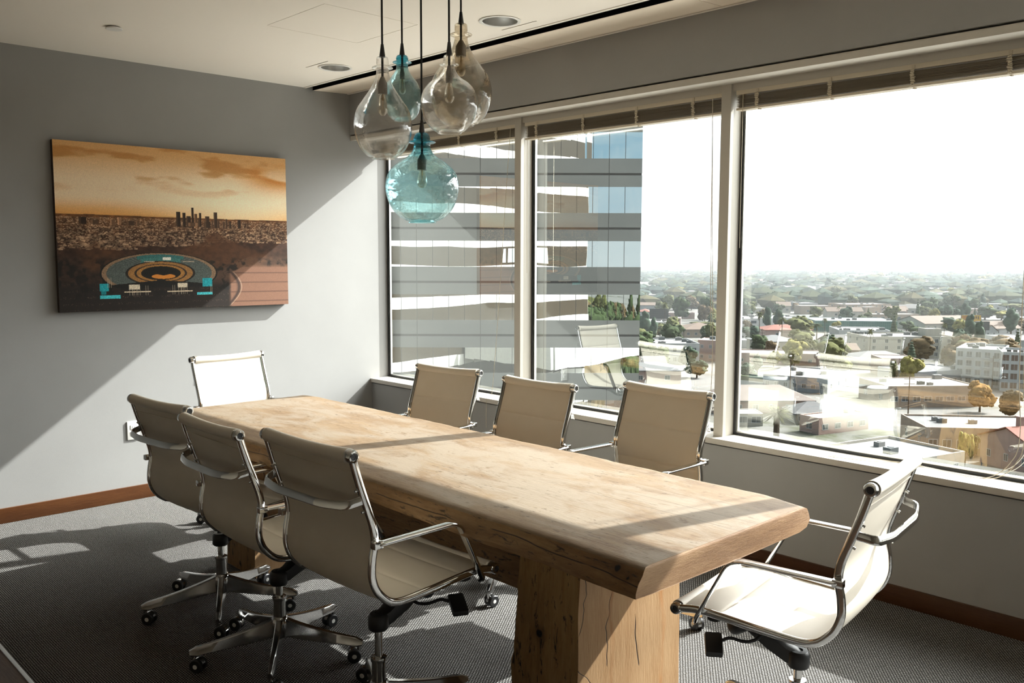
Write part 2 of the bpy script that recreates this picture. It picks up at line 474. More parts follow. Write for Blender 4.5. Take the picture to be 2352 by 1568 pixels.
# ceiling
mb = MB()
px0, px1, py0, py1 = -4.323, -3.765, 2.35, 2.906     # access hatch outline
g = 0.004
T = ZC+0.05
LIGHTS = ((-4.97, 3.174), (-3.416, 3.158))
def slab(x0, x1, y0, y1, z=ZC): mb.box(x0, x1, y0, y1, z, T+0.15)
q = 0.13
xcuts = [XW, LIGHTS[0][0]-q, LIGHTS[0][0]+q, LIGHTS[1][0]-q, LIGHTS[1][0]+q, XE]
ya, yb = 3.166-q, 3.166+q
slab(XW, px0, -4.2, ya); slab(px1, XE, -4.2, ya)
slab(px0, px1, -4.2, py0); slab(px0, px1, py1, ya)
slab(XW, XE, yb, 3.377)
for i in (0, 2, 4): slab(xcuts[i], xcuts[i+1], ya, yb)
slab(px0+g, px1-g, py0+g, py1-g)
mb.box(px0, px1, py0, py1, ZC+0.02, T+0.15)
for lx, ly in LIGHTS:
    # square plate with a round hole for the fitting
    n = 48
    inner, outer = [], []
    for k in range(n):
        a_ = 2*PI*k/n; c_, s_ = math.cos(a_), math.sin(a_); mx_ = max(abs(c_), abs(s_))
        inner.append((lx+0.0885*c_, ly+0.0885*s_)); outer.append((lx+q*c_/mx_, min(max(ly+q*s_/mx_, ya), yb)))
    vs = [(x, y, ZC) for x, y in inner]+[(x, y, ZC) for x, y in outer]+[(x, y, ZC+0.12) for x, y in inner]
    fs = []
    for k in range(n):
        k2 = (k+1) % n
        fs.append((k, k2, n+k2, n+k)); fs.append((k, 2*n+k, 2*n+k2, k2))
    fs.append(tuple(2*n+k for k in range(n)))
    mb.add(vs, fs, False)
    mb.box(lx-q, lx+q, ya, yb, ZC+0.125, T+0.15)
struct(mb, 'ceiling', M['ceiling'])
mb = MB()
mb.bbox(XW, XE, 3.379, 3.400, ZC-0.003, ZC+0.06, 0.001)
struct(mb, 'trim_9', M['ceiling'])
mb = MB()
mb.box(XW, XE, 3.400, 3.456, ZC+0.012, ZC+0.10)
mb.box(XW, XE, 3.4545, 3.4565, ZC-0.011, ZC+0.02)
struct(mb, 'trim_10', M['black'])
mb = MB()
xs = [XW, -4.98, -3.743, -2.483, -1.25, 0.0, 1.25, XE]
for a, b in zip(xs, xs[1:]):
    vs = [(a+0.002, 3.457, ZC-0.012), (b-0.002, 3.457, ZC-0.012), (b-0.002, 3.736, ZC-0.001), (a+0.002, 3.736, ZC-0.001)]
    mb.add(vs+[(x, y, z+0.05) for x, y, z in vs], [(0, 1, 2, 3), (0, 4, 5, 1), (1, 5, 6, 2), (2, 6, 7, 3), (3, 7, 4, 0), (7, 6, 5, 4)])
struct(mb, 'ceiling_strip', M['ceiling_tile'])
struct(MB().box(XW, XE, 3.70, 3.76, ZC+0.045, ZC+0.09), 'ceiling_gap', M['black'])
struct(MB().box(XW, XE, 3.742, 3.76, ZC-0.004, ZC+0.02), 'trim_11', M['ceiling'])

# ceiling fittings
def downlight(x, y, label):
    t = tag(empty('ceiling_downlight', (x, y, ZC)), label, 'ceiling light', 'recessed ceiling downlights')
    MB().lathe([(0.088, 0.0), (0.106, -0.001), (0.107, -0.004), (0.103, -0.006), (0.091, -0.0045), (0.088, 0.0)], 40, caps=False).build('trim_ring', M['white_plastic'], t)
    MB().lathe([(0.088, -0.002), (0.083, 0.03), (0.066, 0.085), (0.030, 0.115)], 40, caps=False).build('reflector', M['alu'], t)
    MB().lathe([(0.0, 0.10), (0.028, 0.104), (0.030, 0.11)], 20).build('lamp', M['white_plastic'], t)
for x, y, lb in ((-4.97, 3.174, 'round recessed downlight near the window corner of the ceiling'),
                 (-3.416, 3.158, 'round recessed downlight above the amber-tinted glass pendant')):
    downlight(x, y, lb)
t = tag(empty('sprinkler_cover', (-4.91, 1.793, ZC)), 'small round sprinkler cover plate on the ceiling near the picture wall', 'sprinkler')
MB().lathe([(0.0, -0.014), (0.040, -0.013), (0.043, -0.010), (0.041, -0.007), (0.0, -0.006)], 32).build('cover_plate', M['white_plastic'], t)
MB().lathe([(0.030, -0.007), (0.030, 0.0)], 24).build('collar', M['alu'], t)

# outlet on the picture wall
t = tag(empty('wall_outlet', (XW, 2.103, 0.448)), 'white double power outlet low on the wall with the picture', 'power outlet')
MB().bbox(0.0, 0.007, -0.037, 0.037, -0.059, 0.059, 0.0025).build('cover_plate', M['white_plastic'], t)
for dz in (0.021, -0.021):
    o = MB().bbox(0.006, 0.009, -0.017, 0.017, dz-0.014, dz+0.014, 0.0012).build('receptacle', M['white_plastic'], t)
    mb = MB()
    mb.box(0.0088, 0.0094, -0.0085, -0.0065, dz-0.004, dz+0.006); mb.box(0.0088, 0.0094, 0.0065, 0.0085, dz-0.003, dz+0.006)
    mb.box(0.0088, 0.0094, -0.002, 0.002, dz-0.011, dz-0.007)
    mb.build('slot', M['rubber'], o)

# ---------------------------------------------------------------- blinds
def blind(a, b, cords, label, zoff=0.0, side_gap=0.0):
    t = tag(empty('window_blind', ((a+b)/2, 4.03, 2.40)), label, 'blind', 'raised venetian blinds')
    W = (b-a)/2
    a, b = a, b
    MB().bbox(-W, W, -0.030, 0.022, -0.030, -0.007, 0.004).build('head_rail', M['blind_rail'], t)
    mb = MB()
    r = random.Random(int(a*100))
    z = -0.034
    n = 26
    for k in range(n):
        z0 = -0.036-k*(0.068+zoff)/n
        e = r.uniform(-0.004, 0.004); dy = r.uniform(-0.003, 0.003); tl = r.uniform(-0.0012, 0.0012)
        vs = []
        for x in (-W+0.003+e, W-0.003+e):
            for yy, zz in ((-0.025, 0.0), (-0.013, 0.0016), (0.0, 0.0022), (0.013, 0.0016), (0.025, 0.0)):
                vs.append((x, yy+dy-0.004, z0+zz+tl*(1 if x > 0 else -1)))
        m = len(vs)
        vs += [(x, y, zz-0.0007) for x, y, zz in vs]
        fs = [(i, i+1, i+6, i+5) for i in range(4)]+[(i+10, i+15, i+16, i+11) for i in range(4)]
        fs += [(i, i+10, i+11, i+1) for i in range(4)]+[(i+5, i+6, i+16, i+15) for i in range(4)]+[(0, 5, 15, 10), (4, 14, 19, 9)]
        mb.add(vs, fs)
    mb.build('slat_stack', M['blind'], t)
    zb = -0.106-zoff
    MB().bbox(-W, W, -0.028, 0.020, zb-0.012, zb, 0.004).build('bottom_rail', M['blind_rail'], t)
    for x in cords:
        xx = x-(a+b)/2
        pts = []
        for k in range(26):
            u = k/25
            pts.append((xx+0.008*math.sin(k*2.2)+r.uniform(-0.003, 0.003), -0.036+0.004*math.cos(k*1.7), -0.030+(zb+0.022)*u))
        mb = MB(); mb.sweep(smooth_path(pts, 70), round_sec(0.0042, 0.0036, 6), normals=[(1, 0, 0)]*70)
        mb.bbox(xx-0.007, xx+0.007, -0.034, -0.027, -0.028, -0.012, 0.002)
        mb.bbox(xx-0.005, xx+0.005, -0.016, 0.004, zb-0.017, zb-0.011, 0.002)
        mb.build('ladder_cord', M['cordm'], t)
    return t
blind(-5.66, -4.175, [-5.48, -5.10, -4.733, -4.355], 'raised brown blind on the window beside the picture wall', -0.022)
b2 = blind(-4.095, -2.645, [-3.987, -3.599, -3.198, -2.819], 'raised brown blind on the middle window with the office tower behind', -0.004)
b3 = blind(-2.562, -1.112, [-2.439, -2.057, -1.676, -1.288], 'raised brown blind on the large window over the city', -0.012)
blind(-1.04, 0.418, [-0.9, -0.5, -0.1, 0.3], 'raised brown blind on the window outside the photo', 0.0)

def pull_cord(parent, pts, name='pull_cord', r_=0.0016):
    L = parent.location
    P = [(x-L.x, y-L.y, z-L.z) for x, y, z in pts]
    n = max(30, len(P)*8)
    mb = MB(); mb.sweep(smooth_path(P, n), round_sec(r_, r_, 6), normals=[(1, 0.3, 0.1)]*n)
    return mb.build(name, M['cordm'], parent)
b1 = [o for o in COL.objects if o.name.startswith('window_blind')][0]
pull_cord(b1, [(-4.208, 3.985, 2.375), (-4.25, 3.98, 1.9), (-4.293, 3.978, 1.408), (-4.33, 3.965, 0.9), (-4.352, 3.95, 0.62), (-4.356, 3.912, 0.60), (-4.357, 3.908, 0.42)])
pull_cord(b2, [(-4.055, 3.985, 2.37), (-4.054, 3.985, 1.7), (-4.052, 3.985, 1.45)])
pull_cord(b2, [(-2.690, 3.985, 2.37), (-2.684, 3.985, 1.9), (-2.678, 3.985, 1.5), (-2.672, 3.985, 1.25), (-2.668, 3.985, 1.16)])
pull_cord(b2, [(-2.690, 3.983, 2.37), (-2.676, 3.983, 1.75), (-2.660, 3.983, 1.35), (-2.655, 3.983, 1.16)])
pull_cord(b2, [(-2.655, 3.983, 1.16), (-2.657, 3.985, 0.9), (-2.68, 3.99, 0.66), (-2.72, 4.0, 0.619), (-2.78, 4.03, 0.617), (-2.74, 4.05, 0.617), (-2.70, 4.02, 0.619), (-2.66, 4.03, 0.619), (-2.665, 4.04, 0.625)])
pull_cord(b3, [(-2.515, 3.99, 2.37), (-2.514, 3.99, 2.2), (-2.513, 3.99, 1.75), (-2.512, 3.99, 1.6)])
pull_cord(b3, [(-1.205, 4.04, 2.36), (-1.204, 4.04, 1.2), (-1.186, 4.04, 0.82), (-1.215, 4.03, 0.70), (-1.29, 4.02, 0.628), (-1.40, 4.03, 0.617), (-1.55, 4.06, 0.617), (-1.66, 4.075, 0.617), (-1.76, 4.06, 0.617), (-1.86, 4.05, 0.617)])
pull_cord(b3, [(-1.190, 4.045, 2.36), (-1.189, 4.045, 1.2), (-1.170, 4.045, 0.82), (-1.195, 4.035, 0.70), (-1.262, 4.03, 0.630), (-1.36, 4.02, 0.618), (-1.52, 4.04, 0.619), (-1.66, 4.07, 0.62), (-1.72, 4.04, 0.617), (-1.80, 3.99, 0.617), (-1.90, 3.96, 0.617), (-1.96, 3.945, 0.617), (-1.98, 3.96, 0.617), (-1.95, 3.98, 0.617)])

# ---------------------------------------------------------------- picture
def picture():
    y0, y1, z0, z1 = 1.691, 3.201, 1.214, 2.227
    t = tag(empty('canvas_picture', (XW, (y0+y1)/2, z0)), 'wide canvas print of a city and stadium at orange sunset on the wall', 'picture')
    NX, NY = 660, 440
    W, Hh = y1-y0, z1-z0
    u, v = np.meshgrid(np.linspace(0, 1, NX), np.linspace(0, 1, NY))   # v down from the top
    rg = np.random.RandomState(4)
    def fbm(sx, sy, oct=5, seed=0, per=0.5):
        r = np.random.RandomState(seed); out = np.zeros_like(u); amp = 1; tot = 0
        for o_ in range(oct):
            gx, gy = int(sx*2**o_)+3, int(sy*2**o_)+3
            g_ = r.rand(gy, gx)
            x = u*(gx-2); y = v*(gy-2)
            xi = x.astype(int); yi = y.astype(int); fx = x-xi; fy = y-yi
            fx = fx*fx*(3-2*fx); fy = fy*fy*(3-2*fy)
            a = g_[yi, xi]*(1-fx)+g_[yi, xi+1]*fx; b = g_[yi+1, xi]*(1-fx)+g_[yi+1, xi+1]*fx
            out += amp*(a*(1-fy)+b*fy); tot += amp; amp *= per
        return out/tot
    def mixc(a, b, k): return a*(1-k[..., None])+np.array(b)*k[..., None]
    sm = lambda x, a, b: np.clip((x-a)/(b-a), 0, 1)**2*(3-2*np.clip((x-a)/(b-a), 0, 1))
    hz = 0.425
    C = np.zeros((NY, NX, 3))
    # sky in sRGB, then to linear
    sky_top, sky_mid, sky_low = np.array([205, 158, 104.]), np.array([232, 206, 172.]), np.array([212, 152, 84.])
    k = (v/hz)
    C[:] = sky_top
    C = mixc(C, sky_mid, sm(k, 0.0, 0.55)); C = mixc(C, sky_low, sm(k, 0.72, 1.02))
    warm = sm(np.hypot((u-0.75)*1.2, (k-0.8)), 0.7, 0.0)
    C = mixc(C, [252, 232, 198], warm*0.75)
    cl = fbm(5, 14, 5, 11); cl2 = fbm(3, 9, 5, 21)
    C = mixc(C, [178, 122, 64], sm(cl, 0.52, 0.72)*sm(1-k, 0.15, 0.8)*0.75)
    rb = np.exp(-(((k-0.30+0.1*(u-0.85))/0.20)**2))*sm(u, 0.72, 0.98)
    C = mixc(C, [196, 122, 52], np.clip(rb*sm(cl2, 0.30, 0.55)*1.15, 0, 1))
    C = mixc(C, [240, 200, 140], sm(cl2, 0.55, 0.75)*sm(1-k, 0.5, 0.9)*0.5)
    # city carpet
    land = v > hz+0.012*fbm(6, 2, 3, 3)-0.006-0.02*np.exp(-((u-0.36)/0.13)**2)*0
    d = np.clip((v-hz)/(1-hz), 0, 1)
    L = np.zeros_like(C); L[:] = [92, 62, 40]
    L = mixc(L, [58, 38, 26], sm(d, 0.0, 0.25)); L = mixc(L, [44, 32, 24], sm(d, 0.3, 0.55))
    L = mixc(L, [104, 66, 36], sm(0.06-d, 0, 0.06)*0.8)
    # small bright roofs: dense near the horizon, none in the trees around the stadium
    town = np.zeros_like(u)
    for _ in range(5200):
        dd = rg.rand()**1.35*0.33
        x_ = rg.rand(); y_ = hz+0.012+dd*(1-hz)
        if x_ > 0.62 and dd > 0.24: continue
        if x_ > 0.30 and dd > 0.29: continue
        w_ = (0.002+0.016*dd*rg.rand()*2)*(0.6+rg.rand()); h_ = w_*(0.25+0.4*rg.rand())*1.49*0.8
        i0, i1 = int(y_*NY), int((y_+h_)*NY)+1; j0, j1 = int(x_*NX), int((x_+w_)*NX)+1
        town[i0:i1, j0:j1] = rg.uniform(0.2, 0.9)
    L = mixc(L, [206, 172, 138], town*0.8)
    tb = fbm(60, 50, 3, 8)
    L = L*(0.62+0.76*tb)[..., None]
    # bare slope behind the stadium, parking lots on the right
    hill = sm(fbm(5, 6, 4, 31)+0.25*np.exp(-((u-0.72)/0.2)**2)-1.2*np.abs(d-0.37), 0.42, 0.62)
    L = mixc(L, [84, 54, 33], hill*0.8*(0.7+0.6*tb))
    lot = sm(u-(0.70+0.28*np.clip((0.62-d)/0.35, 0, 1)**1.0), 0.0, 0.02)*sm(d, 0.50, 0.56)
    lot *= 1-sm((u-0.70)-0.9*(0.95-d), 0.23, 0.26)*0.0
    L = mixc(L, [126, 92, 74], lot*0.95)
    ridge = sm(u-0.62-0.9*(0.62-d), 0, 0.02)*sm(d, 0.40, 0.46)*(1-lot)
    L = mixc(L, [98, 72, 55], ridge*0.5)
    for k0 in range(4):
        L = mixc(L, [70, 50, 42], lot*np.exp(-((d-0.60-k0*0.11-0.02*u)/0.006)**2)*0.7)
    # curved road along the lot
    rx = 0.695+0.06*np.sin((d-0.55)*7.0)
    road = np.exp(-((u-rx)/0.008)**2)*sm(d, 0.58, 0.62)
    L = mixc(L, [60, 46, 40], road); L = mixc(L, [190, 165, 140], np.exp(-((u-rx-0.012)/0.0022)**2)*sm(d, 0.58, 0.62)*0.6)
    # dark park and lots in front
    dark = sm(d, 0.66, 0.78)*(1-lot)
    L = mixc(L, [30, 24, 20], dark*0.9)
    sp = (rg.rand(NY, NX) > 0.972)*dark*sm(np.sin(d*90), 0.2, 0.9)
    L = mixc(L, [150, 125, 105], sp*0.7)
    trees = sm(fbm(40, 30, 3, 77), 0.52, 0.66)*sm(d, 0.42, 0.5)*(1-lot)*(1-sm(d, 0.8, 0.95))
    L = mixc(L, [22, 18, 14], trees*0.75)
    C = np.where(land[..., None], L, C)
    # far ridge line
    far = (v > hz-0.012*np.exp(-((u-0.36)/0.12)**2)) & (~land)
    C[far] = C[far]*0.86+np.array([150, 96, 45])*0.14
    # skyline of towers
    for x_, w_, h_, s_ in ((0.478, .018, .085, 44), (0.505, .014, .08, 50), (0.522, .02, .06, 58), (0.544, .012, .115, 52), (0.557, .014, .075, 96), (0.573, .008, .05, 70),
                           (0.578, .010, .082, 56), (0.605, .020, .062, 66), (0.634, .007, .035, 84), (0.645, .016, .09, 62), (0.662, .008, .035, 72), (0.684, .01, .03, 80),
                           (0.700, .007, .05, 74), (0.714, .011, .035, 62), (0.756, .015, .046, 50), (0.555, .016, .02, 150), (0.53, .03, .02, 92), (0.60, .03, .025, 60),
                           (0.235, .013, .04, 150), (0.205, .02, .025, 110), (0.085, .03, .035, 46), (0.27, .03, .02, 70), (0.13, .03, .02, 82), (0.31, .012, .02, 100)):
        i0, i1 = int((hz+0.05-h_)*NY), int((hz+0.055+rg.rand()*.01)*NY); j0, j1 = int(x_*NX), int((x_+w_)*NX)
        shade = np.array([s_*1.0, s_*0.74, s_*0.54])
        C[i0:i1, j0:j1] = shade; C[i0:i1, j0:j0+max(1, (j1-j0)//3)] = shade*1.5
        C[i0:i1:3, j0:j1] *= 0.85
    # oval ball park with tiers open towards the viewer
    cx, cy = 0.405, 0.775
    ex, ey = (u-cx)/0.235, (v-cy)/0.122
    rr = np.hypot(ex, ey); ang = np.arctan2(ey, ex)
    back = ey < 0.35+0.25*np.abs(ex)
    def ring(r0, r1, col, cond=None, kk=1.0):
        nonlocal C
        m_ = (rr > r0) & (rr < r1)
        if cond is not None: m_ &= cond
        C[m_] = C[m_]*(1-kk)+(np.array(col)*0.86*(0.72+0.5*rg.rand(int(m_.sum()), 1)))*kk
    ring(0, 1.06, [26, 22, 18], v < cy+0.09)
    ring(0.93, 1.03, [150, 120, 92], back); ring(0.62, 0.95, [96, 104, 98], back)
    seat = (np.sin(ang*70) > 0.55)
    ring(0.62, 0.95, [60, 66, 62], back & seat, 0.7)
    ring(0.80, 0.96, [58, 116, 112], (ey < -0.62) & (np.abs(ex) < 0.42)); ring(0.62, 0.80, [70, 126, 120], (ey < -0.45) & (np.abs(ex) < 0.36))
    ring(0.585, 0.63, [40, 34, 28], back); ring(0.47, 0.585, [166, 118, 64], back); ring(0.43, 0.475, [58, 44, 32], back); ring(0.36, 0.435, [176, 124, 62], back)
    ring(0, 0.36, [24, 22, 14], back | (ey < 0.7))
    m_ = (np.hypot((u-0.415)/0.05, (v-0.795)/0.016) < 1) & (v > 0.79-0.3*np.abs(u-0.415)); C[m_] = [190, 120, 48]
    for bx, by, bw, bh, bc in ((0.155, 0.835, 0.035, 0.045, [30, 142, 150]), (0.585, 0.81, 0.045, 0.055, [30, 142, 150]), (0.155, 0.905, 0.08, 0.02, [60, 170, 176]), (0.56, 0.90, 0.07, 0.018, [70, 180, 186]),
                               (0.27, 0.845, 0.045, 0.028, [196, 182, 160]), (0.475, 0.84, 0.042, 0.028, [196, 182, 160]), (0.25, 0.885, 0.11, 0.008, [190, 172, 146]), (0.43, 0.887, 0.11, 0.008, [190, 172, 146]),
                               (0.415, 0.675, 0.035, 0.02, [214, 208, 192]), (0.335, 0.70, 0.045, 0.006, [170, 152, 130]), (0.50, 0.70, 0.05, 0.006, [170, 152, 130]), (0.16, 0.88, 0.02, 0.02, [20, 110, 116])):
        i0, i1 = int(by*NY), int((by+bh)*NY); j0, j1 = int(bx*NX), int((bx+bw)*NX)
        C[i0:i1, j0:j1] = bc; C[i0:i1, j0:j1] *= (0.75+0.5*rg.rand(i1-i0, j1-j0, 1))
    for x_ in (0.185, 0.192, 0.199, 0.272, 0.282, 0.292, 0.306, 0.338, 0.348, 0.452, 0.462, 0.478, 0.488, 0.498, 0.285, 0.30, 0.315, 0.49, 0.505, 0.515, 0.62, 0.626):
        yb = 0.86 if x_ < 0.2 else 0.91
        j = int(x_*NX); C[int((yb-0.06)*NY):int(yb*NY), j] = C[int((yb-0.06)*NY):int(yb*NY), j]*0.3+np.array([190, 175, 150])*0.7
    C *= (0.94+0.12*rg.rand(NY, NX))[..., None]
    C = np.clip(C*1.06, 0, 250)
    Cl = np.clip(C/255, 0, 1); Cl = np.where(Cl <= 0.04045, Cl/12.92, ((Cl+0.055)/1.055)**2.4)
    # print surface: fine grid with the print held as colour per vertex
    xs = u*W-W/2; zs = (1-v)*Hh
    co = np.stack([np.full_like(xs, 0.040), xs, zs], -1).reshape(-1, 3)
    idx = np.arange(NX*NY).reshape(NY, NX)
    fa = np.stack([idx[1:, :-1], idx[1:, 1:], idx[:-1, 1:], idx[:-1, :-1]], -1).reshape(-1, 4)
    me = bpy.data.meshes.new('print_surface')
    me.vertices.add(len(co)); me.vertices.foreach_set('co', co.ravel())
    me.loops.add(fa.size); me.loops.foreach_set('vertex_index', fa.ravel())
    me.polygons.add(len(fa)); me.polygons.foreach_set('loop_start', np.arange(0, fa.size, 4))
    me.update(calc_edges=True)
    ca = me.color_attributes.new('print', 'FLOAT_COLOR', 'POINT')
    ca.data.foreach_set('color', np.concatenate([Cl.reshape(-1, 3), np.ones((len(co), 1))], 1).ravel())
    tm = NT('canvas_print')
    at = tm.n('ShaderNodeVertexColor', layer_name='print')
    g_ = tm.n('ShaderNodeTexWave', i={'Vector': tm.coord(), 'Scale': 260.0, 'Distortion': 0.4}).outputs['Fac']
    tm.principled(Base_Color=at.outputs['Color'], Roughness=0.7, Specular_IOR_Level=0.25, Normal=tm.bump(g_, 0.05, 0.001))
    me.materials.append(tm.m)
    o = bpy.data.objects.new('print_surface', me); COL.objects.link(o); o.parent = t
    MB().bbox(0.002, 0.0395, -W/2, W/2, 0, Hh, 0.001).build('canvas_edge', flat('canvas_edge_brown', (0.05, 0.032, 0.022, 1), 0.7), t)
picture()
# ================================================================ TABLE
def table():
    t = tag(empty('conference_table', (0, 0, 0)), 'long rustic slab conference table of weathered wood on two plank legs', 'table')
    nx = 220
    X0, X1 = -4.545, -1.390
    rg = random.Random(3)
    def nz(x, a, s): return (mnoise.noise(Vector((x*s, a*7.3, 1.7)))+0.5*mnoise.noise(Vector((x*s*2.7, a*3.1, 4.2))))
    top, side = MB(), MB()
    sec_n = 0
    rows = []
    for i in range(nx+1):
        x = X0+(X1-X0)*i/nx
        yl = 1.806+0.012*nz(x, 1, 1.6)+0.006*nz(x, 2, 7)
        yr = 2.690+0.014*nz(x, 3, 1.5)+0.007*nz(x, 4, 8)
        # near right corner of the slab is knocked off a little
        if x > -1.62: yr -= 0.055*((x+1.62)/0.23)**1.5
        if x < -4.40: yr -= 0.02*((-4.40-x)/0.14)**2; yl += 0.012*((-4.40-x)/0.14)**2
        tb = 0.675+0.006*nz(x, 5, 2.0)
        lean = 0.022+0.016*max(0, (x+2.6)/1.2)
        bev = 0.034+0.010*nz(x, 6, 3)
        sec = [(yl+bev, 0.75), (yl+bev*0.45, 0.7475), (yl+0.004, 0.741), (yl-0.004+0.003*nz(x, 7, 9), 0.728), (yl-lean*0.5+0.006*nz(x, 8, 6), 0.71),
               (yl-lean*0.85+0.006*nz(x, 9, 6), tb+0.014), (yl-lean+0.008, tb), (yl+0.05, tb-0.004),
               ((yl+yr)/2, tb-0.004), (yr-0.04, tb-0.002), (yr+0.006, tb+0.006), (yr+0.022+0.006*nz(x, 10, 5), tb+0.028), (yr+0.016, 0.725), (yr+0.004, 0.742), (yr-0.012, 0.7485), (yr-0.03, 0.75)]
        rows.append([(x, y, z) for y, z in sec])
    # ends lean a little and undulate
    for j, (y, z) in enumerate([(p[1], p[2]) for p in rows[-1]]):
        rows[-1][j] = (X1+0.010*mnoise.noise(Vector((y*4, 0.3, 2)))-(0.004 if z > 0.745 else 0), y, z)
        rows[0][j] = (X0+0.010*mnoise.noise(Vector((y*4, 5.3, 2))), rows[0][j][1], rows[0][j][2])
    m = len(rows[0])
    mb = MB(); mb.v = [p for r in rows for p in r]
    for i in range(nx):
        for k in range(m):
            k2 = (k+1) % m
            mb.f.append([i*m+k, (i+1)*m+k, (i+1)*m+k2, i*m+k2])
            mb.sm.append(True)
            mb.mi.append(0 if k in (0, 1, 13, 14, 15) else 1)
    # end faces as strips so that they can carry their own grain
    for end, base in ((0, 0), (1, nx*m)):
        pairs = [(0, 15), (1, 14), (2, 13), (3, 12), (4, 11), (5, 10), (6, 9), (7, 8)]
        for (a, b), (c, d) in zip(pairs, pairs[1:]):
            mb.f.append([base+a, base+b, base+d, base+c]); mb.sm.append(False); mb.mi.append(2)
    mb.build('tabletop', [M['top'], M['edge'], M['end']], t, auto=35)
    # plank legs: a thick board on its edge, rough on the long faces
    def leg(xf, xb, y0, y1, seed, sgn):
        mb = MB(); nz_ = 26; ny = 10
        for i in range(nz_+1):
            z = 0.69*i/nz_
            fl = 0.04*(1-z/0.69)
            w = lambda s, a: mnoise.noise(Vector((z*6+seed, a, 2.0)))*s
            xb_ = xb-sgn*fl*1.3-sgn*(0.012*mnoise.noise(Vector((z*9, seed, 7)))+0.006*mnoise.noise(Vector((z*30, seed, 3))))
            xf_ = xf+sgn*0.004*w(1, 1)
            ya = y0-0.012*(1-z/0.69)+0.004*w(1, 2); yb = y1+0.012*(1-z/0.69)+0.006*w(1, 3)
            ring = []
            for k in range(7): ring.append((xf_, ya+(yb-ya)*k/6, z))
            for k in range(1, 7): ring.append((xf_+(xb_-xf_)*k/6, yb, z))
            for k in range(1, 7): ring.append((xb_, yb+(ya-yb)*k/6, z))
            for k in range(1, 6): ring.append((xb_+(xf_-xb_)*k/6, ya+0.006*mnoise.noise(Vector((k*1.3, z*14, seed))), z))
            mb.v += ring
        m = len(ring)
        for i in range(nz_):
            for k in range(m):
                k2 = (k+1) % m
                mb.f.append([i*m+k, i*m+k2, (i+1)*m+k2, (i+1)*m+k]); mb.sm.append(True)
                mb.mi.append(0 if (k < 6 or 12 <= k < 18) else 1)
        mb.f.append(list(range(m))); mb.sm.append(False); mb.mi.append(1)
        mb.f.append(list(range(nz_*m, nz_*m+m))); mb.sm.append(False); mb.mi.append(1)
        return mb.build('leg', [M['leg_face'], M['leg_side']], t, auto=50)
    leg(-1.825, -2.085, 2.036, 2.562, 1.0, 1)
    leg(-4.185, -3.935, 2.0, 2.53, 5.0, -1)
    mb = MB(); mb.bbox(-3.96, -2.06, 2.22, 2.295, 0.33, 0.68, 0.006)
    mb.build('stretcher', M['edge'], t)
table()

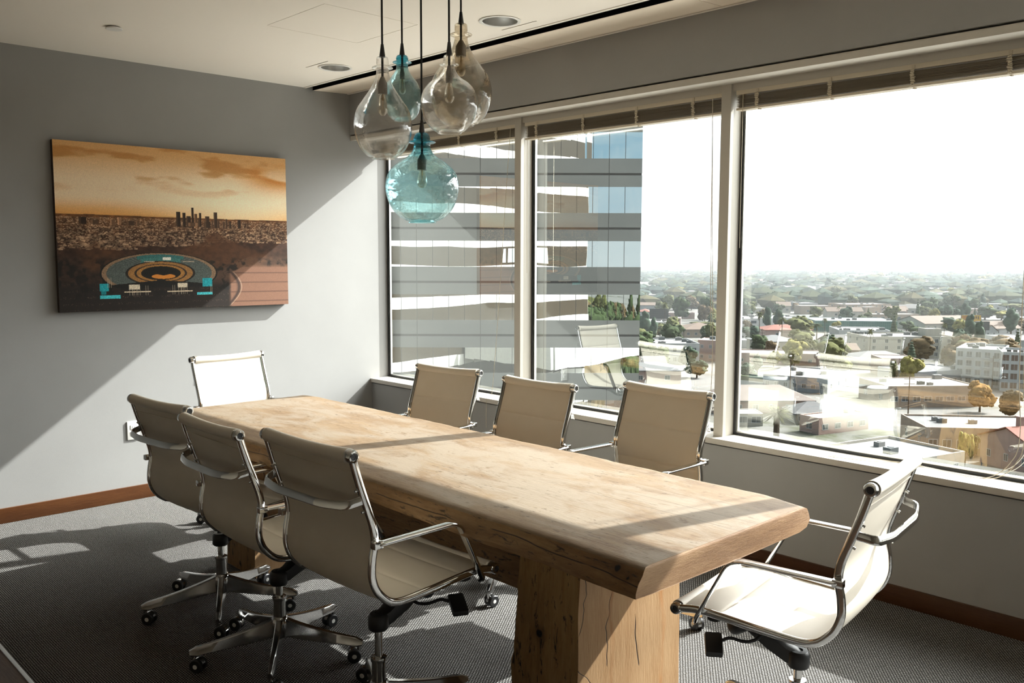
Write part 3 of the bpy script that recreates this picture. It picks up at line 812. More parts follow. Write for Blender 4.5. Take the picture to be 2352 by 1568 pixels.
# ================================================================ CHAIRS
HW = 0.238          # half width over the side rails
def chair_proto():
    t = empty('office_chair', (0, 0, 0))
    # side profile (v forward, z up) of the sling, from the top roll to the front roll
    key = [(-0.262, 0.933), (-0.237, 0.850), (-0.211, 0.774), (-0.190, 0.711), (-0.185, 0.663), (-0.194, 0.610), (-0.194, 0.555), (-0.168, 0.502),
           (-0.108, 0.462), (0.020, 0.463), (0.145, 0.471), (0.230, 0.474), (0.285, 0.466), (0.307, 0.462)]
    prof = [(p.x, p.y) for p in smooth_path([(a, b, 0) for a, b in key], 120)]
    cum = [0.0]
    for a, b in zip(prof, prof[1:]): cum.append(cum[-1]+math.hypot(b[0]-a[0], b[1]-a[1]))
    L = cum[-1]
    def at(sv):
        sv = min(max(sv, 0), L)
        for i in range(len(cum)-1):
            if cum[i+1] >= sv:
                u = (sv-cum[i])/max(1e-9, cum[i+1]-cum[i])
                p = Vector((prof[i][0]+(prof[i+1][0]-prof[i][0])*u, prof[i][1]+(prof[i+1][1]-prof[i][1])*u))
                d = Vector((prof[i+1][0]-prof[i][0], prof[i+1][1]-prof[i][1])).normalized()
                return p, d
        return Vector(prof[-1]), Vector((1, 0))
    def normal(d): return Vector((-d.y, d.x))     # points up / forward, the sitting side
    # ---- upholstery sling with stitched ribs and padded rolls
    mb = MB()
    ws = HW-0.0165
    ns = 230; nu = 17
    seams = [0.165, 0.325, 0.485, 0.645, 0.80]
    def prof_off(sv, u):
        k = u/ws
        edge = min(1, (1-abs(k))/0.08)
        puff = 0.0035*min(1, (1-abs(k))*6)
        h = puff
        for q in seams:
            dd = abs(sv-q)
            h -= 0.0035*math.exp(-(dd/0.0035)**2)+0.0016*math.exp(-(dd/0.013)**2)
        sag = -0.006*(1-k*k)*math.sin(PI*sv/L)
        return h*edge, sag
    th = 0.0075
    fr_, bk_ = [], []
    for i in range(ns+1):
        sv = 0.010+(L-0.020)*i/ns
        p, d = at(sv); nn = normal(d)
        for j in range(nu):
            u = -ws+2*ws*j/(nu-1)
            h, sag = prof_off(sv, u)
            q = p+nn*(th/2+h+sag); fr_.append((u, q.x, q.y))
            q = p+nn*(-th/2+sag-0.0015*min(1, (1-abs(u/ws))*6)); bk_.append((u, q.x, q.y))
    n0 = len(fr_)
    mb.v = fr_+bk_
    for i in range(ns):
        for j in range(nu-1):
            a = i*nu+j
            mb.f.append([a, a+1, a+nu+1, a+nu]); mb.f.append([n0+a, n0+a+nu, n0+a+nu+1, n0+a+1]); mb.sm += [True, True]; mb.mi += [0, 0]
        for j in (0, nu-1):
            a = i*nu+j
            mb.f.append([a, a+nu, n0+a+nu, n0+a]); mb.sm.append(True); mb.mi.append(0)
    # rolls, a little hollow in the middle
    for (c, rr) in ((Vector(prof[0]), 0.0225), (Vector(prof[-1]), 0.0215)):
        nn_ = 24; st = 22
        vs = []; fs = []
        for i in range(st+1):
            k = -1+2*i/st
            r_ = rr*(1.0-0.10*(1-k*k))
            dip = -0.006*(1-k*k) if c.y > 0.7 else -0.003*(1-k*k)
            for q in range(nn_):
                a = 2*PI*q/nn_
                vs.append((k*(HW-0.020), c.x+r_*math.cos(a), c.y+dip+r_*math.sin(a)))
        for i in range(st):
            for q in range(nn_):
                fs.append((i*nn_+q, i*nn_+(q+1) % nn_, (i+1)*nn_+(q+1) % nn_, (i+1)*nn_+q))
        fs.append(tuple(range(nn_))); fs.append(tuple(range(st*nn_, st*nn_+nn_)))
        mb.add(vs, fs, True)
    # sewn hem just below the top roll on the back
    p, d = at(0.052); nn = normal(d)
    mb.sweep([(-ws+0.003, *(p-nn*0.006)), (0, *(p-nn*0.010)), (ws-0.003, *(p-nn*0.006))], round_sec(0.0018, 0.0022, 6), normals=[(0, 1, 0)]*3)
    mb.build('sling_upholstery', M['leather'], t, auto=60)
    # ---- side rails
    for sgn in (-1, 1):
        mb = MB()
        pth = []; nm = []
        for i in range(90):
            p, d = at(0.004+(L-0.008)*i/89)
            pth.append((sgn*(HW-0.008), p.x, p.y)); nm.append((1, 0, 0))
        mb.sweep(pth, round_sec(0.0085, 0.0120, 14, 3.2), normals=nm)
        # inner channel that grips the sling
        pin = [(sgn*(HW-0.0175), b, c) for a, b, c in pth]
        mb.sweep(pin, round_sec(0.004, 0.0065, 8, 3), normals=nm)
        mb.build('side_rail', M['chrome'], t)
    # ---- end caps with a socket screw
    for sgn in (-1, 1):
        for c, rr in ((prof[0], 0.0195), (prof[-1], 0.0185)):
            Mx = Matrix.Translation((sgn*(HW-0.022), c[0], c[1])) @ Matrix.Rotation(sgn*PI/2, 4, 'Y')
            o = MB().lathe([(rr*0.9, 0), (rr, 0.004), (rr, 0.022), (rr*0.86, 0.027), (rr*0.62, 0.0275), (rr*0.58, 0.024), (0, 0.024)], 24, M=Mx).build('end_cap', M['chrome'], t)
            b = MB(); b.lathe([(rr*0.57, 0.0238), (rr*0.5, 0.0252), (rr*0.3, 0.0252), (rr*0.26, 0.0242), (0, 0.0242)], 16, M=Mx)
            b.build('bolt', M['plastic'], o)
    # ---- armrests: flat loops
    for sgn in (-1, 1):
        x = sgn*(HW+0.010)
        pts = fillet([(sgn*(HW-0.004), -0.198, 0.661), (x+sgn*0.004, -0.183, 0.664), (x+sgn*0.012, 0.118, 0.668), (x+sgn*0.006, 0.232, 0.452), (sgn*(HW-0.002), 0.240, 0.437)], 0.045, 8)
        n = len(pts)
        def sec(k): 
            w = 0.0115+0.0065*math.sin(PI*min(1, max(0, (k-0.03)/0.75)))
            return round_sec(w, 0.0062, 14, 3.0)
        nm = [(sgn, 0, 0)]*n
        mb = MB(); mb.sweep(pts, sec, normals=nm)
        mb.bbox(sgn*(HW+0.012)-0.012, sgn*(HW+0.012)+0.012, -0.207, -0.176, 0.652, 0.675, 0.004)
        mb.build('armrest', M['chrome'], t)
    # ---- bowed stretcher behind the back
    pts = fillet([(-HW+0.006, -0.232, 0.800), (-HW+0.020, -0.280, 0.790), (-HW*0.5, -0.300, 0.784), (HW*0.5, -0.300, 0.784), (HW-0.020, -0.280, 0.790), (HW-0.006, -0.232, 0.800)], 0.035, 7)
    mb = MB(); mb.sweep(pts, round_sec(0.0135, 0.004, 12, 3.5), normals=[(0, 0.25, 1)]*len(pts))
    o = mb.build('back_stretcher', M['chrome'], t)
    for sgn in (-1, 1):
        for dz in (0.035, -0.035):
            p, d = at(0.14-dz); nn = normal(d)
            MB().cyl((sgn*(HW-0.014), *(p-nn*0.006)), (sgn*(HW-0.014), *(p-nn*0.018)), 0.0045, 10).build('screw', M['chrome'], o)
    # ---- under-seat mechanism
    mb = MB()
    mb.lathe([(0.0, 0.276), (0.030, 0.276), (0.0345, 0.282), (0.0345, 0.322), (0.028, 0.330), (0.014, 0.331), (0.012, 0.327), (0.0, 0.327)], 24)
    def hull(stations):
        vs = []; fs = []
        for (v, zc, hw, hh) in stations:
            for a, b in round_sec(hw, hh, 10, 4): vs.append((a, v, zc+b))
        for i in range(len(stations)-1):
            for k in range(10): fs.append((i*10+k, i*10+(k+1) % 10, (i+1)*10+(k+1) % 10, (i+1)*10+k))
        fs.append(tuple(range(10))); fs.append(tuple(range(10*(len(stations)-1), 10*len(stations))))
        mb.add(vs, fs, True)
    hull([(-0.015, 0.302, 0.024, 0.022), (0.03, 0.312, 0.030, 0.028), (0.09, 0.350, 0.042, 0.034), (0.15, 0.392, 0.050, 0.034), (0.19, 0.418, 0.050, 0.026), (0.215, 0.430, 0.042, 0.014)])
    for v in (0.055, 0.185):
        mb.sweep(fillet([(-HW+0.010, v, 0.457), (-0.15, v, 0.440), (-0.05, v-0.01, 0.408 if v > 0.1 else 0.385), (0.05, v-0.01, 0.408 if v > 0.1 else 0.385), (0.15, v, 0.440), (HW-0.010, v, 0.457)], 0.04, 4),
                 round_sec(0.018, 0.008, 10, 3.5), normals=[(0, 1, 0)]*22)
    mech = mb.build('tilt_mechanism', M['plastic'], t)
    mb = MB()
    mb.cyl((0, 0.15, 0.385), (0, 0.18, 0.37), 0.015, 14)
    Mx = Matrix.Translation((0, 0.172, 0.375)) @ Vector((0, 0.85, -0.52)).to_track_quat('Z', 'Y').to_matrix().to_4x4()
    mb.lathe([(0.0, 0), (0.020, 0.002), (0.027, 0.012), (0.028, 0.05), (0.024, 0.060), (0.0, 0.063)], 20, M=Mx)
    mb.build('tension_knob', M['plastic'], mech)
    for sgn, v0 in ((1, 0.09), (-1, 0.10)):
        mb = MB()
        pts = fillet([(sgn*0.035, v0, 0.372), (sgn*0.075, v0+0.010, 0.356), (sgn*0.10, v0+0.035, 0.352), (sgn*0.125, v0+0.075, 0.366), (sgn*0.15, v0+0.09, 0.360)], 0.02, 5)
        mb.sweep(pts, round_sec(0.0055, 0.0055, 8), normals=[(0, 0, 1)]*len(pts))
        Mx = Matrix.Translation((sgn*0.175, v0+0.105, 0.352)) @ Matrix.Rotation(sgn*-0.5, 4, 'Z') @ Matrix.Rotation(sgn*0.35, 4, 'Y')
        mb.bbox(-0.045, 0.045, -0.027, 0.027, -0.011, 0.011, 0.009, Mx)
        mb.build('lever', M['plastic'], mech)
    # ---- gas column
    MB().lathe([(0.0135, 0.15), (0.0135, 0.285)], 20).build('gas_piston', M['chrome'], t)
    mb = MB(); mb.lathe([(0.0235, 0.130), (0.0235, 0.222), (0.0265, 0.224), (0.0275, 0.230), (0.0265, 0.237), (0.014, 0.239)], 24)
    mb.build('column_tube', M['base_alu'], t)
    # ---- five star base
    mb = MB(); mb.lathe([(0.0, 0.070), (0.030, 0.072), (0.036, 0.085), (0.037, 0.135), (0.031, 0.152), (0.026, 0.158), (0.0, 0.158)], 30)
    mb.build('base_hub', M['base_alu'], t)
    for k in range(5):
        a = 2*PI*k/5
        mb = MB()
        st = []
        for i in range(13):
            u = i/12
            r_ = 0.022+0.316*u
            ztop = 0.152-0.062*u**0.9-0.006*math.sin(PI*u)
            zbot = 0.078-0.020*u if u > 0.12 else 0.078
            wt = 0.0135-0.0045*u; wb = 0.020-0.006*u
            if i == 12: ztop -= 0.008; zbot += 0.006; wt *= 0.75; wb *= 0.75
            st.append([(wt*0.7, ztop), (wt, ztop-0.003), (wb, zbot+0.004), (wb*0.8, zbot), (-wb*0.8, zbot), (-wb, zbot+0.004), (-wt, ztop-0.003), (-wt*0.7, ztop)])
        vs = []; fs = []
        for i, s_ in enumerate(st):
            r_ = 0.022+0.316*i/12
            for (w, z) in s_: vs.append((r_, w, z))
        for i in range(12):
            for q in range(8): fs.append((i*8+q, i*8+(q+1) % 8, (i+1)*8+(q+1) % 8, (i+1)*8+q))
        fs.append(tuple(range(8))); fs.append(tuple(range(96, 104)))
        mb.add(vs, fs, True)
        lg = mb.build('leg', M['base_alu'], t, auto=35); lg.rotation_euler.z = a
        lg['star'] = 1
        # twin wheel caster under the tip
        mb = MB()
        mb.cyl((0, 0, 0.046), (0, 0, 0.068), 0.0065, 10)
        mb.lathe([(0.0, 0.0), (0.0, 0.0)], 4)
        hood = []
        mb2 = MB()
        mb2.cyl((0, 0, 0.040), (0, 0, 0.070), 0.0075, 12)
        # hood between the wheels
        arc = [(0.018+0.0265*math.cos(q), 0.0265+0.0265*math.sin(q)) for q in [R(20)+R(170)*i/10 for i in range(11)]]
        vs = []; fs = []
        for s2 in (-0.0085, 0.0085):
            for (xx, zz) in arc: vs.append((xx, s2, zz))
        for s2 in (-0.0085, 0.0085):
            for (xx, zz) in arc: vs.append((0.018+(xx-0.018)*0.82, s2, 0.0265+(zz-0.0265)*0.82))
        for i in range(10):
            fs += [(i, i+1, 11+i+1, 11+i), (22+i, 33+i, 33+i+1, 22+i+1), (i, 22+i, 22+i+1, i+1), (11+i, 11+i+1, 33+i+1, 33+i)]
        fs += [(0, 11, 33, 22), (10, 32, 43, 21)]
        mb2.add(vs, fs, True)
        mb2.cyl((0.018, -0.012, 0.0265), (0.018, 0.012, 0.0265), 0.008, 12)
        cs = mb2.build('caster', M['base_alu'], t)
        cs.location = (0.322*math.cos(a), 0.322*math.sin(a), 0.0)
        cs.rotation_euler.z = a+R([140, 60, 200, 170, 30][k])
        cs['star'] = 1
        for s2 in (-1, 1):
            Mx = Matrix.Translation((0.018, s2*0.009, 0.0265)) @ Matrix.Rotation(-s2*PI/2, 4, 'X')
            wm = MB(); wm.lathe([(0.008, 0.0), (0.0245, 0.0), (0.0265, 0.002), (0.0265, 0.011), (0.0235, 0.014), (0.010, 0.0145), (0.0095, 0.0135)], 28, M=Mx)
            wo = wm.build('wheel', M['plastic'], cs)
            MB().lathe([(0.0095, 0.0125), (0.0085, 0.0142), (0.0, 0.0146)], 18, M=Mx).build('wheel_cap', M['white_plastic'], cs)
    return t

LOW = ('leg', 'caster', 'base_hub', 'column_tube')
def place_chair(src, x, y, rot, roll_z, star, label):
    dz = roll_z-0.933
    t = src.copy(); COL.objects.link(t)
    t.location = (x, y, 0); t.rotation_euler = (0, 0, R(rot))
    t['label'] = label; t['category'] = 'chair'; t['group'] = 'ribbed ivory office chairs around the conference table'
    q = R(star-rot)
    for ch in list(src.children):
        c = copy_tree(ch, t)
        nm = ch.name.split('.')[0]
        if nm in LOW:
            if ch.get('star'):
                l = ch.location
                c.location = (l.x*math.cos(q)-l.y*math.sin(q), l.x*math.sin(q)+l.y*math.cos(q), l.z)
                c.rotation_euler.z = ch.rotation_euler.z+q
                del c['star']
        else:
            c.location = (0, 0, dz)
    return t
proto = chair_proto()
CH = [(-3.655, 1.707, 5.6, 0.944, -100.6, 'ivory office chair seen from behind, farthest along the left side of the table'),
      (-3.058, 1.661, -0.4, 0.941, -107.2, 'ivory office chair seen from behind, middle of three along the left side'),
      (-2.355, 1.636, 2.4, 0.989, 79.8, 'ivory office chair seen from behind with its whole seat showing, nearest on the left side'),
      (-4.763, 2.446, -84.75, 0.950, 20.0, 'ivory office chair at the far head of the table, sunlit below the picture'),
      (-3.771, 2.871, 187.5, 0.927, 40.0, 'ivory office chair on the window side, closest to the window corner'),
      (-3.048, 2.828, 181.8, 0.933, -52.5, 'ivory office chair on the window side, middle of three before the glass'),
      (-2.366, 2.944, 179.9, 0.963, 17.2, 'ivory office chair on the window side in front of the thick mullion'),
      (-1.325, 2.503, 98.5, 0.935, 161.4, 'ivory office chair with a sunlit seat at the near end of the table')]
for c in CH: place_chair(proto, *c)
def kill(o):
    for ch in list(o.children): kill(ch)
    bpy.data.objects.remove(o)
kill(proto)

# ================================================================ PENDANTS
canopy = tag(empty('ceiling_canopy', (-2.985, 2.335, ZC)), 'round black ceiling canopy the glass pendants hang from', 'ceiling canopy')
MB().lathe([(0.0, -0.030), (0.24, -0.030), (0.25, -0.022), (0.25, 0.0)], 48).build('canopy_plate', M['plastic'], canopy)

def pendant(x, y, z_top, prof, glass, label, sock_len, bulb_len, bulb_r, sock_r=0.017, drop=0.0):
    """prof: (radius, depth below the lip) from the mouth down to the foot"""
    t = tag(empty('pendant_lamp', (x, y, z_top)), label, 'pendant lamp', 'blown glass bottle pendants')
    # bottle: outer skin and a thicker foot
    pr = [(p.x, p.y) for p in smooth_path([(r, -d, 0) for r, d in prof], 90)]
    mb = MB(); mb.lathe(pr, 56)
    # glass collar ring at the neck
    mb.build('glass_shade', glass, t, auto=180)
    zt = -prof[0][1]
    # black cord grip and cable
    MB().lathe([(0.004, 0.052), (0.006, 0.050), (0.0115, 0.008), (0.0125, 0.0), (0.0, 0.0)], 16).build('cord_grip', M['plastic'], t)
    mb = MB(); mb.cyl((0, 0, 0.04), (0, 0, ZC-z_top-0.028), 0.0042, 8)
    mb.cyl((0, 0, 0.01), (0, 0, -drop), 0.0048, 8)
    mb.build('cable', M['cable'], t)
    MB().lathe([(0.0, -drop+0.012), (0.007, -drop+0.010), (sock_r*0.75, -drop-0.006), (sock_r, -drop-0.016), (sock_r, -drop-sock_len), (sock_r*0.7, -drop-sock_len), (0, -drop-sock_len+0.002)], 24).build('socket', M['socket'], t)
    zb = -drop-sock_len
    b = MB(); b.lathe([(0.010, zb), (0.0125, zb-0.012), (bulb_r*0.8, zb-bulb_len*0.35), (bulb_r, zb-bulb_len*0.65), (bulb_r*0.86, zb-bulb_len*0.86), (bulb_r*0.5, zb-bulb_len*0.97), (0.0, zb-bulb_len)], 24)
    bo = b.build('bulb', M['bulb'], t)
    f = MB()
    pts = [(0.006*math.cos(k*2.4), 0.006*math.sin(k*2.4), zb-0.015-(bulb_len*0.6)*(k % 2)) for k in range(9)]
    f.sweep(pts, round_sec(0.0006, 0.0006, 5), normals=[(1, 0.2, 0.1)]*9)
    f.lathe([(0.003, zb), (0.002, zb-bulb_len*0.3)], 8)
    f.build('filament', M['filament'], bo)
    return t
def prof_scale(rw, hh, shape): return [(r*rw, d*hh) for r, d in shape]
tear = [(0.16, 0.0), (0.20, 0.012), (0.21, 0.06), (0.205, 0.085), (0.345, 0.10), (0.345, 0.112), (0.215, 0.128), (0.25, 0.20), (0.40, 0.30), (0.68, 0.42), (0.90, 0.52), (1.0, 0.65), (0.96, 0.77), (0.80, 0.89), (0.58, 0.965), (0.44, 0.985), (0.40, 1.0), (0.36, 0.990), (0.33, 0.955), (0.15, 0.95), (0.0, 0.95)]
round_ = [(0.14, 0.0), (0.19, 0.014), (0.21, 0.06), (0.21, 0.10), (0.33, 0.115), (0.33, 0.128), (0.20, 0.145), (0.26, 0.22), (0.42, 0.29), (0.70, 0.36), (0.91, 0.46), (1.0, 0.58), (0.97, 0.71), (0.83, 0.85), (0.60, 0.95), (0.45, 0.983), (0.42, 1.0), (0.38, 0.992), (0.35, 0.96), (0.15, 0.955), (0.0, 0.955)]
demij = [(0.11, 0.0), (0.19, 0.02), (0.225, 0.06), (0.24, 0.085), (0.36, 0.098), (0.36, 0.112), (0.23, 0.128), (0.255, 0.19), (0.37, 0.255), (0.66, 0.335), (0.90, 0.43), (1.0, 0.565), (0.965, 0.71), (0.82, 0.85), (0.58, 0.945), (0.40, 0.98), (0.375, 1.0), (0.33, 0.992), (0.30, 0.965), (0.12, 0.96), (0.0, 0.96)]
small = [(0.18, 0.0), (0.28, 0.012), (0.33, 0.05), (0.32, 0.09), (0.50, 0.105), (0.50, 0.118), (0.32, 0.14), (0.34, 0.22), (0.52, 0.31), (0.82, 0.42), (0.97, 0.53), (1.0, 0.65), (0.96, 0.78), (0.82, 0.90), (0.62, 0.965), (0.50, 0.985), (0.46, 1.0), (0.42, 0.99), (0.38, 0.96), (0.15, 0.955), (0.0, 0.955)]
pendant(-3.039, 2.163, 2.355, prof_scale(0.118, 0.405, tear), M['glass_clear'], 'clear teardrop glass pendant, the leftmost of the cluster', 0.060, 0.085, 0.0185, 0.019, 0.088)
pendant(-3.262, 2.428, 2.438, prof_scale(0.082, 0.285, small), M['glass_blue_pale'], 'small pale blue glass pendant hanging behind the clear teardrop one', 0.042, 0.065, 0.016, 0.0105, 0.062)
pendant(-2.993, 2.326, 2.066, prof_scale(0.1525, 0.372, demij), M['glass_blue'], 'large round blue glass pendant, the lowest of the cluster', 0.055, 0.075, 0.0215, 0.0195, 0.098)
pendant(-2.778, 2.297, 2.342, prof_scale(0.113, 0.302, round_), M['glass_clear'], 'clear round glass pendant in front of the smoky one', 0.058, 0.076, 0.0205, 0.0135, 0.050)
pendant(-3.031, 2.573, 2.556, prof_scale(0.134, 0.435, tear), M['glass_smoke'], 'smoky amber-tinted glass pendant hanging highest in the cluster', 0.060, 0.085, 0.020, 0.022, 0.078)
HAZE = 0.00021
SUN = 8.6
SKY = 0.72
GLOW = 24.0
EXPO = 1.22
# ================================================================ OUTDOORS
GZ = -40.0
FH = Vector((-math.sin(TH), math.cos(TH), 0)); RH = Vector((math.cos(TH), math.sin(TH), 0))

def make_ground():
    t = NT('city_ground')
    vec = t.coord(scale=(1, 1, 1))
    a = t.noise(vec, 0.035, 5, 0.6)
    b = t.noise(vec, 0.25, 4, 0.6)
    c = t.ramp(a, [(0.35, (0.050, 0.053, 0.032, 1)), (0.47, (0.099, 0.096, 0.087, 1)), (0.6, (0.142, 0.135, 0.125, 1))])
    c = t.mix(t.maprange(b, 0.45, 0.7, 0, 0.6), c, (0.13, 0.13, 0.125, 1))
    t.principled(Base_Color=c, Roughness=0.95, Specular_IOR_Level=0.05)
    return t.m
M['ground'] = make_ground()
CITY = {}
def cm(key, col, rough=0.8, var=0.10, vs=0.4, spec=0.15):
    if key not in CITY:
        CITY[key] = flat('city_'+key, (*col, 1), rough, var=var, vscale=vs, spec=spec)
    return CITY[key]
W_WHITE = cm('white_stucco', (0.310, 0.310, 0.304)); W_CREAM = cm('cream_stucco', (0.285, 0.267, 0.229)); W_PINK = cm('pink_stucco', (0.248, 0.174, 0.149))
W_TAN = cm('tan_stucco', (0.223, 0.174, 0.136)); W_GREY = cm('grey_wall', (0.186, 0.192, 0.198)); W_BRICK = cm('brick_wall', (0.155, 0.081, 0.056)); W_VIOLET = cm('violet_panel', (0.124, 0.118, 0.149))
R_WHITE = cm('white_roof', (0.167, 0.164, 0.158)); R_GREY = cm('grey_roof', (0.087, 0.087, 0.087)); R_TAN = cm('tan_shingle', (0.093, 0.065, 0.048)); R_RED = cm('red_tile', (0.130, 0.046, 0.031))
R_DARK = cm('dark_shingle', (0.062, 0.059, 0.056)); GLZ = flat('far_window_glass', (0.035, 0.045, 0.05, 1), 0.12, spec=0.6); TEAL = flat('teal_curtain_glass', (0.02, 0.10, 0.085, 1), 0.12, spec=0.6)
F = {'dark': cm('leaf_dark', (0.025, 0.036, 0.014), 0.9, 0.55, 9.0, 0.05), 'olive': cm('leaf_olive', (0.053, 0.056, 0.019), 0.9, 0.5, 9.0, 0.05), 'yellow': cm('leaf_yellow', (0.118, 0.105, 0.028), 0.9, 0.5, 9.0, 0.05),
     'orange': cm('leaf_orange', (0.161, 0.084, 0.022), 0.9, 0.5, 9.0, 0.05), 'blue': cm('leaf_bluegreen', (0.028, 0.043, 0.028), 0.9, 0.5, 9.0, 0.05), 'brown': cm('leaf_brown', (0.068, 0.046, 0.022), 0.9, 0.5, 9.0, 0.05)}
BARK = cm('bark', (0.062, 0.046, 0.031))

struct(MB().add([(p.x, p.y, GZ) for p in (FH*-1500-RH*1500, FH*-1500+RH*1500, FH*9000+RH*9000, FH*9000-RH*9000)]+[(p.x, p.y, GZ-3) for p in (FH*-1500-RH*1500, FH*-1500+RH*1500, FH*9000+RH*9000, FH*9000-RH*9000)],
                [(0, 1, 2, 3), (4, 7, 6, 5), (0, 4, 5, 1), (1, 5, 6, 2), (2, 6, 7, 3), (3, 7, 4, 0)]), 'ground', M['ground'])

# ---- the building this office is in, seen mirrored in the tower opposite
def own_facade():
    mb = MB()
    for k in range(-10, 12):
        z = 2.50+k*3.9
        mb.box(-75, 12.5, 4.113, 4.145, z+0.30, z+1.72)
    struct(mb, 'exterior_wall', flat('facade_panel', (0.409, 0.383, 0.350, 1), 0.6, var=0.05, vscale=0.5))
    mb = MB()
    for k in range(-11, 12):
        z = 2.50+k*3.9-1.9
        mb.box(-75, 12.4, 4.114, 4.132, z+1.9, z+2.2); mb.box(-75, 12.4, 4.114, 4.132, z+3.62, z+3.9)
        if k == 0:
            mb.box(-75, XW-0.25, 4.114, 4.132, z, z+1.9); mb.box(XE+0.25, 12.4, 4.114, 4.132, z, z+1.9)
        else: mb.box(-75, 12.4, 4.114, 4.132, z, z+1.9)
    struct(mb, 'exterior_glazing', flat('facade_glass_bronze', (0.030, 0.021, 0.013, 1), 0.1, spec=0.7))
    mb = MB()
    mb.box(12.0, 12.45, -24, 4.11, GZ, 45); mb.box(-75, 12.4, -24, -23.5, GZ, 45); mb.box(-75, 12.4, -24, 4.11, 45, 45.5)
    struct(mb, 'exterior_side_wall', bpy.data.materials['facade_panel'])
own_facade()

struct(MB().box(-14, 12.4, 4.62, 20, -12, -9), 'added_bounce_slab', flat('bounce_slab_white', (0.74, 0.72, 0.67, 1), 0.9, var=0.06, vscale=2))  # added white slab, out of view, bounces sunlight up onto the ceiling

def tower():
    o0 = FH*65.0
    t = tag(empty('office_tower', (o0.x, o0.y, GZ), TH), 'grey office tower with mirrored window bands outside the left windows', 'building')
    # local x along the facade (to the right), local y away from us
    x0, x1 = -34.0, 9.34
    fl = 3.886; zs = 4.66-GZ     # underside of a window band
    gl = NT('tower_mirror_glass')
    vec = gl.coord()
    sp = gl.n('ShaderNodeSeparateXYZ', i={0: vec}).outputs
    # every pane is set a hair out of true and bulges a little
    pane = gl.math('FLOOR', gl.math('DIVIDE', gl.math('ADD', sp[0], 0.46), 1.16))
    fx = gl.math('FRACT', gl.math('DIVIDE', gl.math('ADD', sp[0], 0.46), 1.16))
    fz = gl.math('FRACT', gl.math('DIVIDE', gl.math('SUBTRACT', sp[2], zs-fl*20), fl))
    rr = gl.n('ShaderNodeTexWhiteNoise', noise_dimensions='2D', i={'Vector': gl.n('ShaderNodeCombineXYZ', i={0: pane, 1: gl.math('FLOOR', gl.math('DIVIDE', gl.math('SUBTRACT', sp[2], zs-fl*20), fl))}).outputs[0]}).outputs['Value']
    bul = gl.math('MULTIPLY', gl.math('SUBTRACT', fz, 0.25), gl.math('SUBTRACT', fz, 0.25))
    hh = gl.math('ADD', gl.math('MULTIPLY', gl.noise(gl.coord(scale=(0.4, 0.4, 0.7)), 0.4, 1, 0.3), 0.014), gl.math('MULTIPLY', gl.math('MULTIPLY', gl.math('MULTIPLY', fx, gl.math('SUBTRACT', 1.0, fx)), gl.math('SUBTRACT', rr, 0.35)), 0.012))
    nrm = gl.bump(hh, 1.0, 1.0)
    base = gl.n('ShaderNodeBsdfDiffuse', i={'Color': (0.012, 0.016, 0.018, 1)})
    g2 = gl.n('ShaderNodeBsdfGlossy', i={'Color': (0.60, 0.66, 0.66, 1), 'Roughness': 0.0, 'Normal': nrm})
    mx = gl.n('ShaderNodeMixShader', i={0: 0.86, 1: base.outputs[0], 2: g2.outputs[0]})
    gl.l(mx.outputs[0], gl.out.inputs[0])
    spm = NT('tower_spandrel_glass')
    v2 = spm.coord()
    c = spm.ramp(spm.noise(v2, 0.12, 3), [(0.3, (0.125, 0.140, 0.140, 1)), (0.7, (0.162, 0.177, 0.175, 1))])
    spm.principled(Base_Color=c, Roughness=0.22, Specular_IOR_Level=0.4)
    MB().box(x0, x1-0.05, 0.12, 32, 0, 78).build('core_wall', cm('tower_core', (0.074, 0.081, 0.081)), t)
    band, spand, dark, joint = MB(), MB(), MB(), MB()
    for k in range(-11, 10):
        z = zs+k*fl
        b = MB(); b.box(x0, x1, 0.02, 0.10, z, z+1.87); b.build('window_band', gl.m, t)
        s_ = MB()
        s_.box(x0, x1, 0.0, 0.11, z-2.016, z-1.19)
        s_.box(x0, x1, 0.0, 0.11, z-1.03, z)
        for i in range(10):
            xj = 6.97-4.64*i
            s_.mi  # panel joints are cut as thin dark strips below
        s_.build('spandrel_band', spm.m, t)
        d_ = MB(); d_.box(x0, x1-0.02, 0.03, 0.11, z-1.19, z-1.03)
        for i in range(9):
            xj = 6.97-4.64*i
            d_.box(xj-0.02, xj+0.02, -0.004, 0.05, z-2.016, z)
        i = 0
        xx = 8.13
        while xx > x0:
            d_.box(xx-0.018, xx+0.018, 0.0, 0.06, z, z+1.87); xx -= 1.16
        d_.build('joint_strip', flat('tower_joint', (0.02, 0.022, 0.024, 1), 0.5) if 'tj' not in M else M['tj'], t)
        if 'tj' not in M: M['tj'] = t.children[-1].data.materials[0] if t.children[-1].name.startswith('joint') else bpy.data.materials['tower_joint']
    return t
tower()

# ---- building kit
def local_mat(p, q):
    d = (q-p); d.z = 0
    return math.atan2(d.y, d.x)

def block(mb, x0, x1, y0, y1, z0, z1): mb.box(x0, x1, y0, y1, z0, z1)

